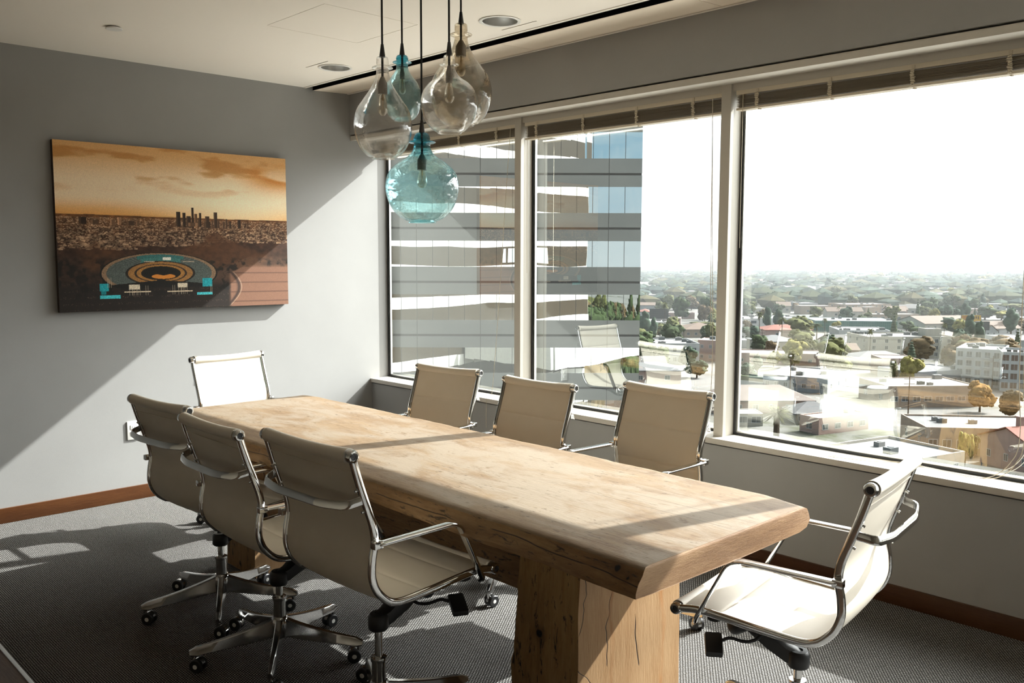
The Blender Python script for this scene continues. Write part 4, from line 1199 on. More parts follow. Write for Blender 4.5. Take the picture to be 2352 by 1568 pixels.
def building(name, cat, label, front, h, depth, wall, roof, style='flat', rows=0, cols=0, win=(1.2, 1.4), parapet=0.6, side_cols=2, roof_items=0, group=None, ridge=2.4, glaze=None, z_ref='base', skirt=0.0, seed=0, ridge_dir='x', chimney=False, trim_=None):
    """front: two photo pixels of the near wall's foot (or roof edge); depth runs away from us"""
    zr = GZ if z_ref == 'base' else GZ+h
    p, q = at_z(*front[0], zr), at_z(*front[1], zr)
    p.z = q.z = GZ
    w = (q-p).length; a = local_mat(p, q)
    t = tag(empty(name, p, a), label, cat, group)
    wm = MB(); wm.box(0, w, 0, depth, 0, h)
    if style == 'flat' and parapet:
        e = 0.3
        wm.box(0, w, 0, e, h, h+parapet); wm.box(0, w, depth-e, depth, h, h+parapet); wm.box(0, e, e, depth-e, h, h+parapet); wm.box(w-e, w, e, depth-e, h, h+parapet)
    if style == 'gable':
        if ridge_dir == 'x': wm.add([(0, 0, h), (0, depth, h), (0, depth/2, h+ridge), (w, 0, h), (w, depth, h), (w, depth/2, h+ridge)], [(0, 1, 2), (3, 5, 4), (0, 3, 4, 1)], False)
        else: wm.add([(0, 0, h), (w, 0, h), (w/2, 0, h+ridge), (0, depth, h), (w, depth, h), (w/2, depth, h+ridge)], [(0, 1, 2), (3, 5, 4), (0, 3, 4, 1)], False)
    wm.build('wall', wall, t)
    rm = MB(); o = 0.5
    if style == 'flat':
        rm.box(0.3, w-0.3, 0.3, depth-0.3, h, h+0.15)
    elif style == 'gable':
        th = 0.25
        if ridge_dir == 'x':
            for s_ in (0, 1):
                ya, yb = (-o, depth/2) if s_ == 0 else (depth+o, depth/2)
                za = h-0.15
                v = [(-o, ya, za), (w+o, ya, za), (w+o, yb, h+ridge+0.12), (-o, yb, h+ridge+0.12)]
                rm.add(v+[(x, y, z+th) for x, y, z in v], [(0, 1, 2, 3), (4, 7, 6, 5), (0, 4, 5, 1), (1, 5, 6, 2), (2, 6, 7, 3), (3, 7, 4, 0)], False)
        else:
            for s_ in (0, 1):
                xa, xb = (-o, w/2) if s_ == 0 else (w+o, w/2)
                za = h-0.15
                v = [(xa, -o, za), (xa, depth+o, za), (xb, depth+o, h+ridge+0.12), (xb, -o, h+ridge+0.12)]
                rm.add(v+[(x, y, z+th) for x, y, z in v], [(0, 1, 2, 3), (4, 7, 6, 5), (0, 4, 5, 1), (1, 5, 6, 2), (2, 6, 7, 3), (3, 7, 4, 0)], False)
    elif style == 'hip':
        i_ = min(w, depth)/2
        if w >= depth: r0, r1 = (i_, depth/2), (w-i_, depth/2)
        else: r0, r1 = (w/2, i_), (w/2, depth-i_)
        e = [(-o, -o, h), (w+o, -o, h), (w+o, depth+o, h), (-o, depth+o, h)]
        v = e+[(r0[0], r0[1], h+ridge), (r1[0], r1[1], h+ridge)]+[(x, y, h-0.3) for x, y, z in e]
        if w >= depth: fs = [(0, 1, 5, 4), (1, 2, 5), (2, 3, 4, 5), (3, 0, 4)]
        else: fs = [(0, 1, 4), (1, 2, 5, 4), (2, 3, 5), (3, 0, 4, 5)]
        fs += [(0, 6, 7, 1), (1, 7, 8, 2), (2, 8, 9, 3), (3, 9, 6, 0), (6, 9, 8, 7)]
        rm.add(v, fs, False)
    rm.build('roof', roof, t)
    gz_ = glaze or GLZ
    def window(x, z, ww, wh, face):
        f = MB(); g_ = MB()
        e = 0.12
        if face == 'f':
            f.box(x-ww/2-e, x+ww/2+e, -0.06, 0.0, z-e, z); f.box(x-ww/2-e, x+ww/2+e, -0.06, 0.0, z+wh, z+wh+e); f.box(x-ww/2-e, x-ww/2, -0.06, 0.0, z, z+wh); f.box(x+ww/2, x+ww/2+e, -0.06, 0.0, z, z+wh); f.box(x-0.04, x+0.04, -0.05, 0, z, z+wh)
            g_.box(x-ww/2, x+ww/2, -0.02, 0.02, z, z+wh)
        else:
            X = w if face == 'r' else 0.0; s_ = 1 if face == 'r' else -1
            lo, hi = sorted((X, X+s_*0.06))
            f.box(lo, hi, x-ww/2-e, x+ww/2+e, z-e, z); f.box(lo, hi, x-ww/2-e, x+ww/2+e, z+wh, z+wh+e); f.box(lo, hi, x-0.04, x+0.04, z, z+wh)
            g_.box(X-0.02, X+0.02, x-ww/2, x+ww/2, z, z+wh)
        fo = f.build('window', trim_ or W_WHITE, t); g_.build('pane', gz_, fo)
    if rows and cols:
        fh = h/rows
        for r_ in range(rows):
            for c_ in range(cols): window(w*(c_+0.5)/cols, r_*fh+fh*0.32, win[0], win[1], 'f')
            for c_ in range(side_cols): window(depth*(c_+0.5)/side_cols, r_*fh+fh*0.32, win[0], win[1], 'r')
            for c_ in range(side_cols): window(depth*(c_+0.5)/side_cols, r_*fh+fh*0.32, win[0], win[1], 'l')
    rg = random.Random(seed+17)
    for k in range(roof_items):
        x, y = rg.uniform(1.5, max(1.6, w-1.5)), rg.uniform(1.5, max(1.6, depth-1.5))
        s_ = rg.uniform(0.6, 1.2)
        u = MB(); u.box(x-s_, x+s_, y-s_*0.7, y+s_*0.7, h+0.1, h+0.1+s_*1.1); u.lathe([(s_*0.5, h+0.1+s_*1.1), (s_*0.5, h+0.2+s_*1.1)], 12, center=(x, y))
        u.build('rooftop_unit', cm('roof_unit', (0.105, 0.112, 0.112)) if k % 2 else R_WHITE, t)
    if chimney:
        u = MB(); u.box(w*0.42-0.6, w*0.42+0.6, depth*0.3-0.5, depth*0.3+0.5, h, h+ridge+1.8); u.box(w*0.42-0.8, w*0.42+0.8, depth*0.3-0.7, depth*0.3+0.7, h+ridge+1.8, h+ridge+2.1)
        u.build('chimney', wall, t)
    return t, w

OCC = []
def clear(x, y, rad):
    return all((x-a)**2+(y-b)**2 > (rad+c)**2 for a, b, c in OCC)
def B(*a, **k):
    t, w = building(*a, **k)
    d = a[5] if len(a) > 5 else k['depth']
    n = max(1, int(w/max(4, d)+0.5))
    ca, sa = math.cos(t.rotation_euler.z), math.sin(t.rotation_euler.z)
    for i in range(n):
        u = w*(i+0.5)/n; OCC.append((t.location.x+u*ca-d/2*sa, t.location.y+u*sa+d/2*ca, max(w/n, d)*0.60))
    return t, w
# nearest rows, below the big window
t, w = B('pink_house', 'house', 'pink stucco house with red tiled roof at the window corner', [(2250, 1060), (2372, 1098)], 5.6, 13, W_PINK, R_RED, 'gable', 1, 3, (0.9, 1.3), ridge=2.6, ridge_dir='y', chimney=True)
B('flat_roof_building', 'building', 'long low building with grey flat roof behind the pink house', [(2128, 986), (2420, 992)], 5.5, 16, W_TAN, R_GREY, 'flat', 1, 9, (1.6, 1.6), 0.5, 2, 3, z_ref='roof', seed=1)
B('flat_roof_building', 'building', 'pale low building with parapet roof and rooftop units beside the willow', [(2012, 1078), (2216, 1044)], 4.0, 17, W_CREAM, R_WHITE, 'flat', 1, 5, (1.2, 1.3), 0.7, 2, 4, z_ref='roof', seed=2)
B('flat_roof_building', 'building', 'low pinkish building with dark window pairs near the bottom of the glass', [(1880, 999), (1994, 985)], 3.6, 6, W_PINK, R_WHITE, 'flat', 1, 4, (1.7, 1.2), 0.4, 1, 1, z_ref='base', seed=3)
B('hip_roof_house', 'house', 'broad pinkish house with pale hip roof in front of the fan palm', [(1640, 950), (1868, 950)], 3.6, 14, W_PINK, cm('pale_pink_roof', (0.124, 0.102, 0.090)), 'hip', 1, 6, (1.3, 1.2), ridge=3.2)
B('hip_roof_house', 'house', 'white house with grey hip roof right of the fan palm', [(1826, 973), (1926, 973)], 2.6, 9, W_CREAM, R_GREY, 'hip', 1, 4, (1.0, 1.0), ridge=2.4)
B('cottage', 'house', 'small cream cottage left of the fan palm by the window frame', [(1690, 978), (1752, 978)], 2.8, 7, W_CREAM, R_WHITE, 'flat', 1, 2, (2.2, 1.4), 0.3)
B('shop_building', 'building', 'flat white shop building with a dark window row behind the hip roofs', [(1752, 892), (1900, 905)], 4.2, 26, W_GREY, R_WHITE, 'flat', 1, 7, (1.2, 1.2), 0.5, 3, 3, seed=4)
B('shop_building', 'building', 'long low white building with pink base across the street', [(1690, 836), (1900, 840)], 4.0, 14, W_PINK, R_WHITE, 'flat', 1, 8, (1.2, 1.0), 0.5, 2, 2, seed=5)
B('warehouse', 'building', 'long pale building with flat roof behind the orange tree', [(2040, 936), (2246, 934)], 5.6, 18, W_TAN, R_WHITE, 'flat', 1, 8, (2.0, 1.2), 0.4, 2, 4, seed=6)
B('grey_block', 'building', 'bluish grey low block left of the orange autumn tree', [(2100, 892), (2222, 884)], 4.8, 16, W_GREY, R_GREY, 'flat', 1, 6, (1.4, 1.0), 0.4, 2, 3, seed=7)
# white apartment block at the right edge: two wings with balconies
t, w = B('apartment_block', 'building', 'white four storey apartment block with balconies at the right of the glass', [(2192, 884), (2296, 892)], 11.5, 20, W_WHITE, R_WHITE, 'flat', 4, 5, (1.5, 1.7), 0.8, 3, 5, seed=8)
for r_ in range(1, 4):
    for c_ in (1, 3):
        x = w*(c_+0.5)/5; z = r_*2.875+0.5
        m = MB(); m.box(x-1.4, x+1.4, -1.1, 0, z, z+0.12)
        for k in range(12): m.box(x-1.4+k*0.25, x-1.36+k*0.25, -1.1, -1.06, z+0.1, z+1.1)
        m.box(x-1.4, x+1.4, -1.12, -1.04, z+1.05, z+1.13)
        m.build('balcony', W_WHITE, t)
t, w = B('apartment_block', 'building', 'white apartment wing with brown windows and roof railing cut by the frame', [(2296, 897), (2440, 905)], 11.5, 16, W_WHITE, R_WHITE, 'flat', 4, 7, (1.8, 1.8), 0.8, 2, 3, seed=9, glaze=flat('far_window_brown', (0.07, 0.04, 0.03, 1), 0.2))
m = MB()
for k in range(9): m.bbox(1.5+k*1.7, 2.7+k*1.7, 1.0, 1.7, 11.7, 12.9, 0.15)
m.build('rooftop_planter', R_DARK, t)
B('apartment_block', 'building', 'cream three storey apartment block with stair tower in the middle distance', [(1992, 822), (2192, 822)], 8.2, 22, W_CREAM, R_WHITE, 'flat', 3, 7, (1.2, 1.4), 0.7, 3, 8, seed=10)
t, w = B('stair_tower', 'building', 'square white stair tower on the cream apartment roof', [(2124, 818), (2160, 818)], 11.2, 7, W_CREAM, R_WHITE, 'flat', 0, 0, parapet=0.4)
B('white_store', 'building', 'broad white building with roof vents in front of the teal glass block', [(1926, 790), (2044, 792)], 6.2, 24, W_WHITE, R_WHITE, 'flat', 1, 5, (1.2, 1.2), 0.6, 2, 7, seed=11)
t, w = B('glass_office', 'building', 'low office block wrapped in teal glass with grey roof', [(1872, 762), (2060, 764)], 6.0, 30, TEAL, R_GREY, 'flat', 0, 0, parapet=0.3, roof_items=6, seed=12)
m = MB()
for k in range(40): m.box(w*k/39-0.06, w*k/39+0.06, -0.15, 0, 0, 6.0)
for z in (1.5, 3.0, 4.5, 6.0): m.box(0, w, -0.15, 0, z-0.06, z+0.06)
m.build('curtain_wall_grid', cm('teal_mullion', (0.062, 0.136, 0.118)), t)
B('two_storey_office', 'building', 'white two storey office with violet end frame by the mullion', [(1690, 760), (1850, 757)], 6.4, 24, W_WHITE, R_WHITE, 'flat', 2, 6, (3.2, 1.3), 0.5, 3, 10, seed=13, trim_=W_VIOLET)
B('stucco_block', 'building', 'pinkish tan three storey block behind the teal glass block', [(1938, 723), (2046, 722)], 7.0, 22, W_TAN, R_WHITE, 'flat', 3, 8, (1.1, 1.2), 0.6, 2, 6, seed=14)
B('long_roof_hall', 'building', 'long hall with big tan gable roof left of the yellow billboard', [(2124, 760), (2250, 758)], 4.0, 26, W_CREAM, R_TAN, 'gable', 1, 8, (1.2, 1.2), ridge=3.4)
B('tan_roof_shop', 'building', 'white shop with tan sloping roof below the yellow billboard', [(2168, 790), (2254, 786)], 3.2, 14, W_WHITE, R_TAN, 'hip', 1, 6, (1.2, 1.2), ridge=1.6)
# church
t, w = B('church', 'church', 'white church with brown roof and pointed steeple', [(2262, 771), (2344, 769)], 3.6, 13, W_WHITE, R_TAN, 'gable', 1, 4, (0.8, 1.8), ridge=3.4)
m = MB(); m.box(w*0.80-1.3, w*0.80+1.3, 3.5, 6.1, 3.6, 9.6); m.build('bell_tower', W_WHITE, t)
m = MB(); m.lathe([(0.95, 9.6), (0.55, 12.0), (0.0, 17.0)], 8, center=(w*0.80, 4.8)); m.build('steeple', W_GREY, t)
m = MB(); m.box(w*0.80-1.5, w*0.80+1.5, 3.3, 6.3, 9.5, 9.8); m.build('tower_cornice', W_WHITE, t)
t, w = B('gable_annex', 'house', 'white gabled annex in front of the church', [(2262, 774), (2290, 774)], 3.2, 12, W_WHITE, R_TAN, 'gable', 1, 2, (0.8, 1.2), ridge=2.8, ridge_dir='y')
B('white_block', 'building', 'pale block with sloping roof at the right edge below the church', [(2312, 806), (2420, 808)], 5.0, 14, W_WHITE, R_WHITE, 'hip', 1, 6, (1.0, 1.2), ridge=1.2)
# seen between tower and thick mullion
B('white_store', 'building', 'white flat building with cluttered roof right of the office tower', [(1470, 836), (1606, 836)], 7.5, 22, W_WHITE, R_WHITE, 'flat', 2, 6, (1.2, 1.4), 0.6, 2, 12, seed=15)
B('pink_terrace', 'building', 'pinkish terrace between the white flat building and the mullion', [(1602, 828), (1680, 832)], 8.0, 12, W_PINK, R_WHITE, 'flat', 2, 4, (1.0, 1.2), 0.4, 2, 3, seed=16)
B('hip_roof_hall', 'building', 'hall with orange-brown hip roof left of the thick mullion', [(1572, 775), (1660, 775)], 4.2, 20, W_TAN, R_TAN, 'hip', 1, 5, (1.2, 1.2), ridge=3.0)
B('low_shop', 'building', 'low white shop under the dark billboard beside the tower', [(1476, 757), (1560, 757)], 4.0, 18, W_WHITE, R_WHITE, 'flat', 1, 6, (1.2, 1.2), 0.4, 2, 5, seed=18)
# far sheds
FARG = 'long flat sheds in the far part of the city'
for (xa, xb, y, h_, d_, wl, rf, lb) in ((1985, 2160, 682, 6.5, 30, W_WHITE, R_WHITE, 'very long white shed with glazed band across the distant view'),
                              (2150, 2222, 680, 8.0, 26, W_GREY, R_WHITE, 'white shed with a saw-cut gable end at the end of the long one'),
                              (1802, 1882, 676, 8.5, 30, W_WHITE, R_GREY, 'far white shed with dark roof strip above the fan palm'),
                              (1846, 1886, 684, 5.0, 22, W_BRICK, R_WHITE, 'far shed with brown brick wall left of the tall pines'),
                              (1692, 1770, 669, 8.0, 36, W_WHITE, R_WHITE, 'far white shed right beside the thick mullion'),
                              (1700, 1850, 694, 5.0, 24, W_GREY, R_WHITE, 'grey roofed low shed under the far brick one'),
                              (1485, 1556, 678, 7.0, 34, W_WHITE, R_WHITE, 'far white shed between the tower and the mullion'),
                              (1545, 1625, 668, 8.0, 34, W_CREAM, R_WHITE, 'far cream shed behind the trees left of the mullion'),
                              (2060, 2130, 702, 5.5, 20, W_WHITE, R_WHITE, 'white shed with two round trees before it'),
                              (2210, 2320, 697, 5.0, 24, W_BRICK, R_WHITE, 'low brick shed behind the dark tree belt on the right'),
                              (2110, 2220, 708, 5.0, 16, W_WHITE, R_WHITE, 'white shed behind the single tall palm'),
                              (2180, 2300, 680, 7.0, 20, W_GREY, R_WHITE, 'grey shed right of the saw-cut gable'),
                              (1796, 1830, 711, 5.5, 18, W_WHITE, R_WHITE, 'small white shed left of the palm row'),
                              (1834, 1878, 714, 5.5, 18, W_GREY, R_WHITE, 'small grey shed left of the pinkish tan block'),
                              (2000, 2110, 738, 4.2, 14, W_TAN, R_WHITE, 'low tan row with white roof right of the pinkish tan block'),
                              (1686, 1712, 716, 8.0, 10, W_WHITE, R_WHITE, 'little white tower house beside the mullion')):
    B('shed', 'building', lb, [(xa, y), (xb, y)], h_, d_, wl, rf, 'flat', 1, max(3, int((xb-xa)/16)), (2.2, 1.6), 0.5, 0, 3, group=FARG, seed=xa)

# billboards
def billboard(px, py, wpx, hpx, label, face, posts=2):
    p = at_z(px, py, GZ); D = (p-EYE).dot(FW); s = D/F_PX
    t = tag(empty('billboard', p, TH), label, 'billboard')
    w, h = wpx*s, hpx*s; z0 = 6.0
    m = MB(); m.box(-w/2, w/2, 0, 0.5, z0, z0+h); o = m.build('board', M['plastic'] if face is None else R_GREY, t)
    m = MB()
    for k in range(posts):
        x = -w/2+w*(k+0.5)/posts; m.cyl((x, 0.4, 0), (x, 0.4, z0), 0.25, 10)
    m.build('post', R_DARK, t)
    if face == 'yellow':
        m = MB(); m.box(-w/2+0.2, w/2-0.2, -0.06, 0, z0+0.2, z0+h-0.2); m.build('poster', cm('poster_yellow', (0.360, 0.223, 0.031)), t)
        m = MB(); m.box(-w*0.42, -w*0.16, -0.09, -0.05, z0+h*0.18, z0+h*0.52); m.box(-w*0.46, -w*0.2, -0.09, -0.05, z0+h*0.60, z0+h*0.85); m.build('poster_picture', cm('poster_orange', (0.260, 0.099, 0.019)), t)
        m = MB()
        for k in range(5): m.box(-w*0.10+k*w*0.105, -w*0.04+k*w*0.105, -0.09, -0.05, z0+h*(0.5 if k % 2 else 0.42), z0+h*0.82)
        m.build('poster_marks', cm('poster_dark', (0.050, 0.043, 0.037)), t)
    else:
        m = MB()
        for k in range(12): m.box(-w/2+w*k/11-0.05, -w/2+w*k/11+0.05, -0.12, 0, z0, z0+h)
        for k in range(6): m.box(-w/2, w/2, -0.12, 0, z0+h*k/5-0.05, z0+h*k/5+0.05)
        m.build('back_lattice', R_GREY, t)
    return t
billboard(2229, 765, 46, 17, 'yellow billboard with orange picture left of the church', 'yellow')
billboard(2254, 786, 33, 20, 'dark latticed back of a billboard right below the yellow one', None)
billboard(1513, 756, 43, 23, 'dark latticed billboard back beside the office tower', None)

# poles
for px, py, h_, lb in ((1814, 905, 12.5, 'brown utility pole left of the reflected chair'), (2084, 985, 13.0, 'brown utility pole above the grey flat roof'), (1750, 800, 9.0, 'thin utility pole near the thick mullion'),
                       (2278, 893, 10.5, 'dark utility pole with crossarm before the apartment wing')):
    p = at_z(px, py, GZ)
    t = tag(empty('utility_pole', p, TH), lb, 'utility pole')
    MB().cyl((0, 0, 0), (0, 0, h_), 0.17, 8, 0.12).build('pole', cm('pole_wood', (0.068, 0.043, 0.028)), t)
    m = MB()
    for z in (h_-0.8, h_-2.0): m.box(-1.3, 1.3, -0.08, 0.08, z, z+0.14)
    m.build('crossarm', cm('pole_wood', (0.068, 0.043, 0.028)), t)

# ---- trees
def crown_mesh(seed, style):
    r = random.Random(seed)
    bm = bmesh.new()
    def blob(c, rad, sq=0.85, sub=2):
        q = bmesh.ops.create_icosphere(bm, subdivisions=sub, radius=1)
        for v in q['verts']:
            n = v.co.normalized()
            k = 1+0.30*mnoise.noise(n*2.6+Vector((seed*3.1, c[0]*5, c[2]*5)))+0.20*mnoise.noise(n*7+Vector((c[1]*9, seed, 1)))
            v.co = Vector((c[0]+n.x*rad*k, c[1]+n.y*rad*k, c[2]+n.z*rad*sq*k))
    if style == 'round':
        lob = [(r.uniform(0.10, 0.27), r.uniform(0, 2*PI), r.uniform(0.30, 0.80), r.uniform(0.17, 0.25)) for _ in range(8)]+[(0, 0, 0.60, 0.28), (0, 0, 0.36, 0.24)]
        for d, a, z, rr in lob:
            c0 = (d*math.cos(a), d*math.sin(a), z)
            blob(c0, rr*0.9, 0.85)
            for q_ in range(9):
                v = Vector((r.gauss(0, 1), r.gauss(0, 1), r.gauss(0.2, 1))).normalized()*rr*0.92
                blob((c0[0]+v.x, c0[1]+v.y, c0[2]+v.z*0.85), r.uniform(0.035, 0.075), 0.8, 1)
    elif style == 'tall':
        for k in range(10):
            z = 0.3+0.62*k/9; wd = 0.20*math.sin(PI*min(0.95, 0.25+0.68*k/9))
            a = r.uniform(0, 2*PI); blob((0.05*math.cos(a), 0.05*math.sin(a), z), wd*r.uniform(0.8, 1.2), 0.9)
    elif style == 'cone':
        for k in range(8):
            z = 0.12+0.8*k/7; blob((0, 0, z), 0.19*(1-k/8.2)+0.02, 0.75)
    elif style == 'flat':
        for k in range(14):
            a = r.uniform(0, 2*PI); d = r.uniform(0.1, 0.62); blob((d*math.cos(a), d*math.sin(a), r.uniform(0.62, 0.82)), r.uniform(0.13, 0.22), 0.5)
    elif style == 'willow':
        for k in range(14):
            a = r.uniform(0, 2*PI); d = r.uniform(0.05, 0.30); blob((d*math.cos(a), d*math.sin(a), r.uniform(0.35, 0.80)), r.uniform(0.07, 0.13), 2.0)
    me = bpy.data.meshes.new('tree_crown'); bm.to_mesh(me); bm.free()
    me.polygons.foreach_set('use_smooth', [True]*len(me.polygons)); me.update()
    return me
def palm_crown(seed, n=26, ln=0.22, droop=1.0):
    r = random.Random(seed); mb = MB()
    for k in range(n):
        a = 2*PI*k/n+r.uniform(-0.15, 0.15); el = r.uniform(-0.5, 1.25); l = ln*r.uniform(0.8, 1.15)
        prev = None
        for i in range(6):
            u = i/5
            rr = l*u*math.cos(el*(1-0.3*u)); zz = 0.93+l*u*math.sin(el)-droop*0.10*u*u*(1.2-el*0.3)
            wd = (0.020 if n < 50 else 0.030)*math.sin(PI*min(1, 0.12+u*0.88))+0.003
            px_, py_ = rr*math.cos(a), rr*math.sin(a); nx, ny = -math.sin(a)*wd, math.cos(a)*wd
            row = [(px_-nx, py_-ny, zz-0.012), (px_, py_, zz), (px_+nx, py_+ny, zz-0.012)]
            if prev: mb.add(prev+row, [(0, 1, 4, 3), (1, 2, 5, 4)], True)
            prev = row
    me = bpy.data.meshes.new('palm_fronds'); me.from_pydata(mb.v, [], mb.f); me.update()
    return me
def trunk_mesh(r0, r1, z1, n=7):
    mb = MB(); mb.lathe([(r0, 0), (r0*0.8+r1*0.2, z1*0.2), (r1, z1)], n)
    me = bpy.data.meshes.new('tree_trunk'); me.from_pydata(mb.v, [], mb.f); me.update(); return me
CROWNS = {(st, k): crown_mesh(k*7+len(st), st) for st in ('round', 'tall', 'cone', 'flat', 'willow') for k in range(3 if st == 'round' else 1)}
PALMS = {'feather': palm_crown(2, 30, 0.17, 1.3), 'fan': palm_crown(5, 110, 0.42, 1.2)}
TR = {'thin': trunk_mesh(0.032, 0.02, 0.4), 'palm': trunk_mesh(0.016, 0.011, 0.94), 'fat': trunk_mesh(0.09, 0.08, 0.92)}
MC = {}
def meshcol(me, mat):
    k = (me.name, mat.name)
    if k not in MC:
        c = me.copy(); c.materials.clear(); c.materials.append(mat); MC[k] = c
    return MC[k]
def tree(name, p, h, wd, style, leaf, label, var=0, group=None, cat='tree'):
    t = tag(empty(name, p, rnd.uniform(0, 6)), label, cat, group)
    palm = style in ('feather', 'fan')
    me = PALMS[style] if palm else CROWNS[(style, var)]
    o = bpy.data.objects.new('palm_fronds' if palm else 'crown', meshcol(me, F[leaf])); COL.objects.link(o); o.parent = t
    tr = TR['fat' if style == 'fan' else 'palm' if palm else 'thin']
    k = bpy.data.objects.new('trunk', meshcol(tr, BARK)); COL.objects.link(k); k.parent = t
    sc = (wd, wd, h)
    o.scale = sc; k.scale = sc
    return t
def tree_px(name, px, py, hpx, wpx, style, leaf, label, var=0, group=None):
    p = at_z(px, py, GZ); s = (p-EYE).dot(FW)/F_PX
    wn = {'round': 1.0, 'tall': 0.42, 'cone': 0.42, 'flat': 1.6, 'willow': 0.85, 'feather': 0.36, 'fan': 0.86}[style]
    OCC.append((p.x, p.y, wpx*s*0.45))
    return tree(name, p, hpx*s, wpx*s/wn, style, leaf, label, var, group)
tree_px('fan_palm', 1783, 1006, 62, 68, 'fan', 'olive', 'stout fan palm right of the thick mullion near the sill')
tree_px('autumn_tree', 2250, 946, 84, 76, 'round', 'orange', 'big orange autumn tree below the white apartment block', 1)
tree_px('autumn_tree', 2318, 968, 80, 72, 'round', 'brown', 'brownish tree at the right edge under the apartment wing', 2)
tree_px('willow_tree', 2216, 1068, 80, 46, 'willow', 'yellow', 'yellow-green willow beside the pink house')
tree_px('round_tree', 2238, 1052, 56, 30, 'round', 'olive', 'small olive tree tucked behind the willow', 0)
tree_px('round_tree', 2092, 890, 74, 64, 'round', 'yellow', 'big yellow-green tree in front of the cream apartment block', 0)
tree_px('round_tree', 2052, 884, 60, 36, 'round', 'olive', 'dark tree left of the big yellow-green one', 2)
tree_px('cypress', 2092, 838, 56, 26, 'cone', 'blue', 'pointed cypress before the cream apartment block')
tree_px('tall_palm', 1743, 790, 74, 24, 'feather', 'olive', 'tall palm before the two storey white office')
tree_px('tall_palm', 1795, 800, 72, 26, 'feather', 'olive', 'palm at the right end of the two storey white office')
tree_px('tall_palm', 1875, 790, 48, 36, 'feather', 'dark', 'bushy dark palm left of the teal glass block')
tree_px('tall_palm', 2190, 726, 46, 16, 'feather', 'dark', 'single tall palm standing free in the distance')
tree_px('round_tree', 1864, 812, 36, 34, 'round', 'dark', 'square dark tree below the bushy palm', 0)
tree_px('round_tree', 1978, 705, 30, 30, 'round', 'brown', 'reddish round tree in front of the very long shed', 1)
tree_px('round_tree', 2088, 698, 26, 30, 'round', 'yellow', 'golden round tree in front of the white shed', 2)
tree_px('cypress', 1994, 729, 24, 9, 'cone', 'olive', 'slim cypress before the pinkish tan block')
tree_px('round_tree', 2110, 757, 28, 26, 'round', 'dark', 'dark tree left of the long tan roof', 1)
tree_px('round_tree', 2082, 760, 24, 40, 'round', 'dark', 'dark tree by the right end of the teal glass', 0)
tree_px('broad_tree', 2296, 800, 34, 72, 'round', 'brown', 'broad dark tree right below the church', 2)
tree_px('broad_tree', 2262, 734, 36, 66, 'round', 'dark', 'large dark tree behind the church roof', 1)
tree_px('flat_top_tree', 2318, 722, 28, 92, 'flat', 'olive', 'wide flat-topped tree behind the steeple')
tree_px('flat_top_tree', 2300, 735, 22, 60, 'round', 'yellow', 'yellowish bush-like tree left of the steeple', 0)
tree_px('cypress', 1902, 671, 36, 14, 'tall', 'blue', 'tall bluish pine above the teal glass block')
tree_px('broad_tree', 1563, 738, 58, 52, 'round', 'dark', 'large dark tree beside the dark billboard', 0)
tree_px('broad_tree', 1624, 735, 56, 52, 'round', 'dark', 'large dark tree touching the thick mullion', 2)
tree_px('broad_tree', 1588, 712, 40, 40, 'round', 'brown', 'rusty brown tree between the two large dark ones', 1)
tree_px('broad_tree', 1519, 722, 36, 46, 'round', 'olive', 'olive tree above the dark billboard', 1)
tree_px('hedge_tree', 1612, 758, 22, 70, 'flat', 'olive', 'green row of low trees behind the orange-brown hip roof')
# a long clipped hedge on the parking deck
p = at_z(1692, 884, GZ); q = at_z(1772, 892, GZ)
t = tag(empty('clipped_hedge', p, local_mat(p, q)), 'clipped dark hedge on a white wall near the mullion', 'hedge')
m = MB(); L_ = (q-p).length
m.box(0, L_, 0, 1.6, 1.8, 3.2); o = m.build('hedge_top', F['dark'], t)
MB().box(-0.3, L_+0.3, -0.2, 1.9, 0, 1.8).build('planter_wall', W_WHITE, t)

# filler trees: each one its own, with the look of its kind in the label
boxes = [(1690, 1870, 905, 975), (1820, 2000, 955, 1010), (2010, 2260, 880, 1080), (2185, 2400, 800, 900), (1985, 2195, 770, 840), (1870, 2060, 730, 795), (1690, 1852, 725, 762), (2120, 2350, 728, 792), (1470, 1680, 770, 840), (1745, 1900, 845, 910), (2240, 2400, 990, 1110)]
def free(x, y):
    return not any(a <= x <= b and c <= y <= d for a, b, c, d in boxes)
# filler houses
r = random.Random(33)
n = 0
HG = 'small houses and shops between the trees'
WL = [(W_WHITE, 'white'), (W_CREAM, 'cream'), (W_TAN, 'tan'), (W_PINK, 'pinkish'), (W_GREY, 'grey')]
RF = [(R_WHITE, 'pale flat', 'flat'), (R_GREY, 'grey hip', 'hip'), (R_TAN, 'tan gable', 'gable'), (R_DARK, 'dark gable', 'gable'), (R_RED, 'red hip', 'hip')]
while n < 150:
    px = r.uniform(1450, 2400); u = r.random(); py = 645+240*u**1.7
    if not free(px, py) and py > 700: continue
    if 1645 < px < 1690: continue
    wl, wn = r.choices(WL, [5, 3, 2, 2, 2])[0]; rf, rn, st = r.choices(RF, [6, 2, 2, 1, 1])[0]
    p = at_z(px, py, GZ); s = (p-EYE).dot(FW)/F_PX
    w_ = r.uniform(9, 26); d_ = r.uniform(9, 16); h_ = r.uniform(3.2, 6.5)
    wpx = w_/s
    if not clear(p.x+FH.x*d_/2, p.y+FH.y*d_/2, max(w_, d_)*0.55): continue
    B('city_house', 'house', '%s house with %s roof among the trees of the city' % (wn, rn), [(px-wpx/2, py), (px+wpx/2, py+r.uniform(-0.6, 0.6)*min(2.5, (py-620)/50))], h_, d_, wl, rf, st, 1, 2 if py > 700 else 0, (1.6, 1.3), 0.4, 0, 0, group=HG, ridge=r.uniform(1.5, 2.6))
    n += 1
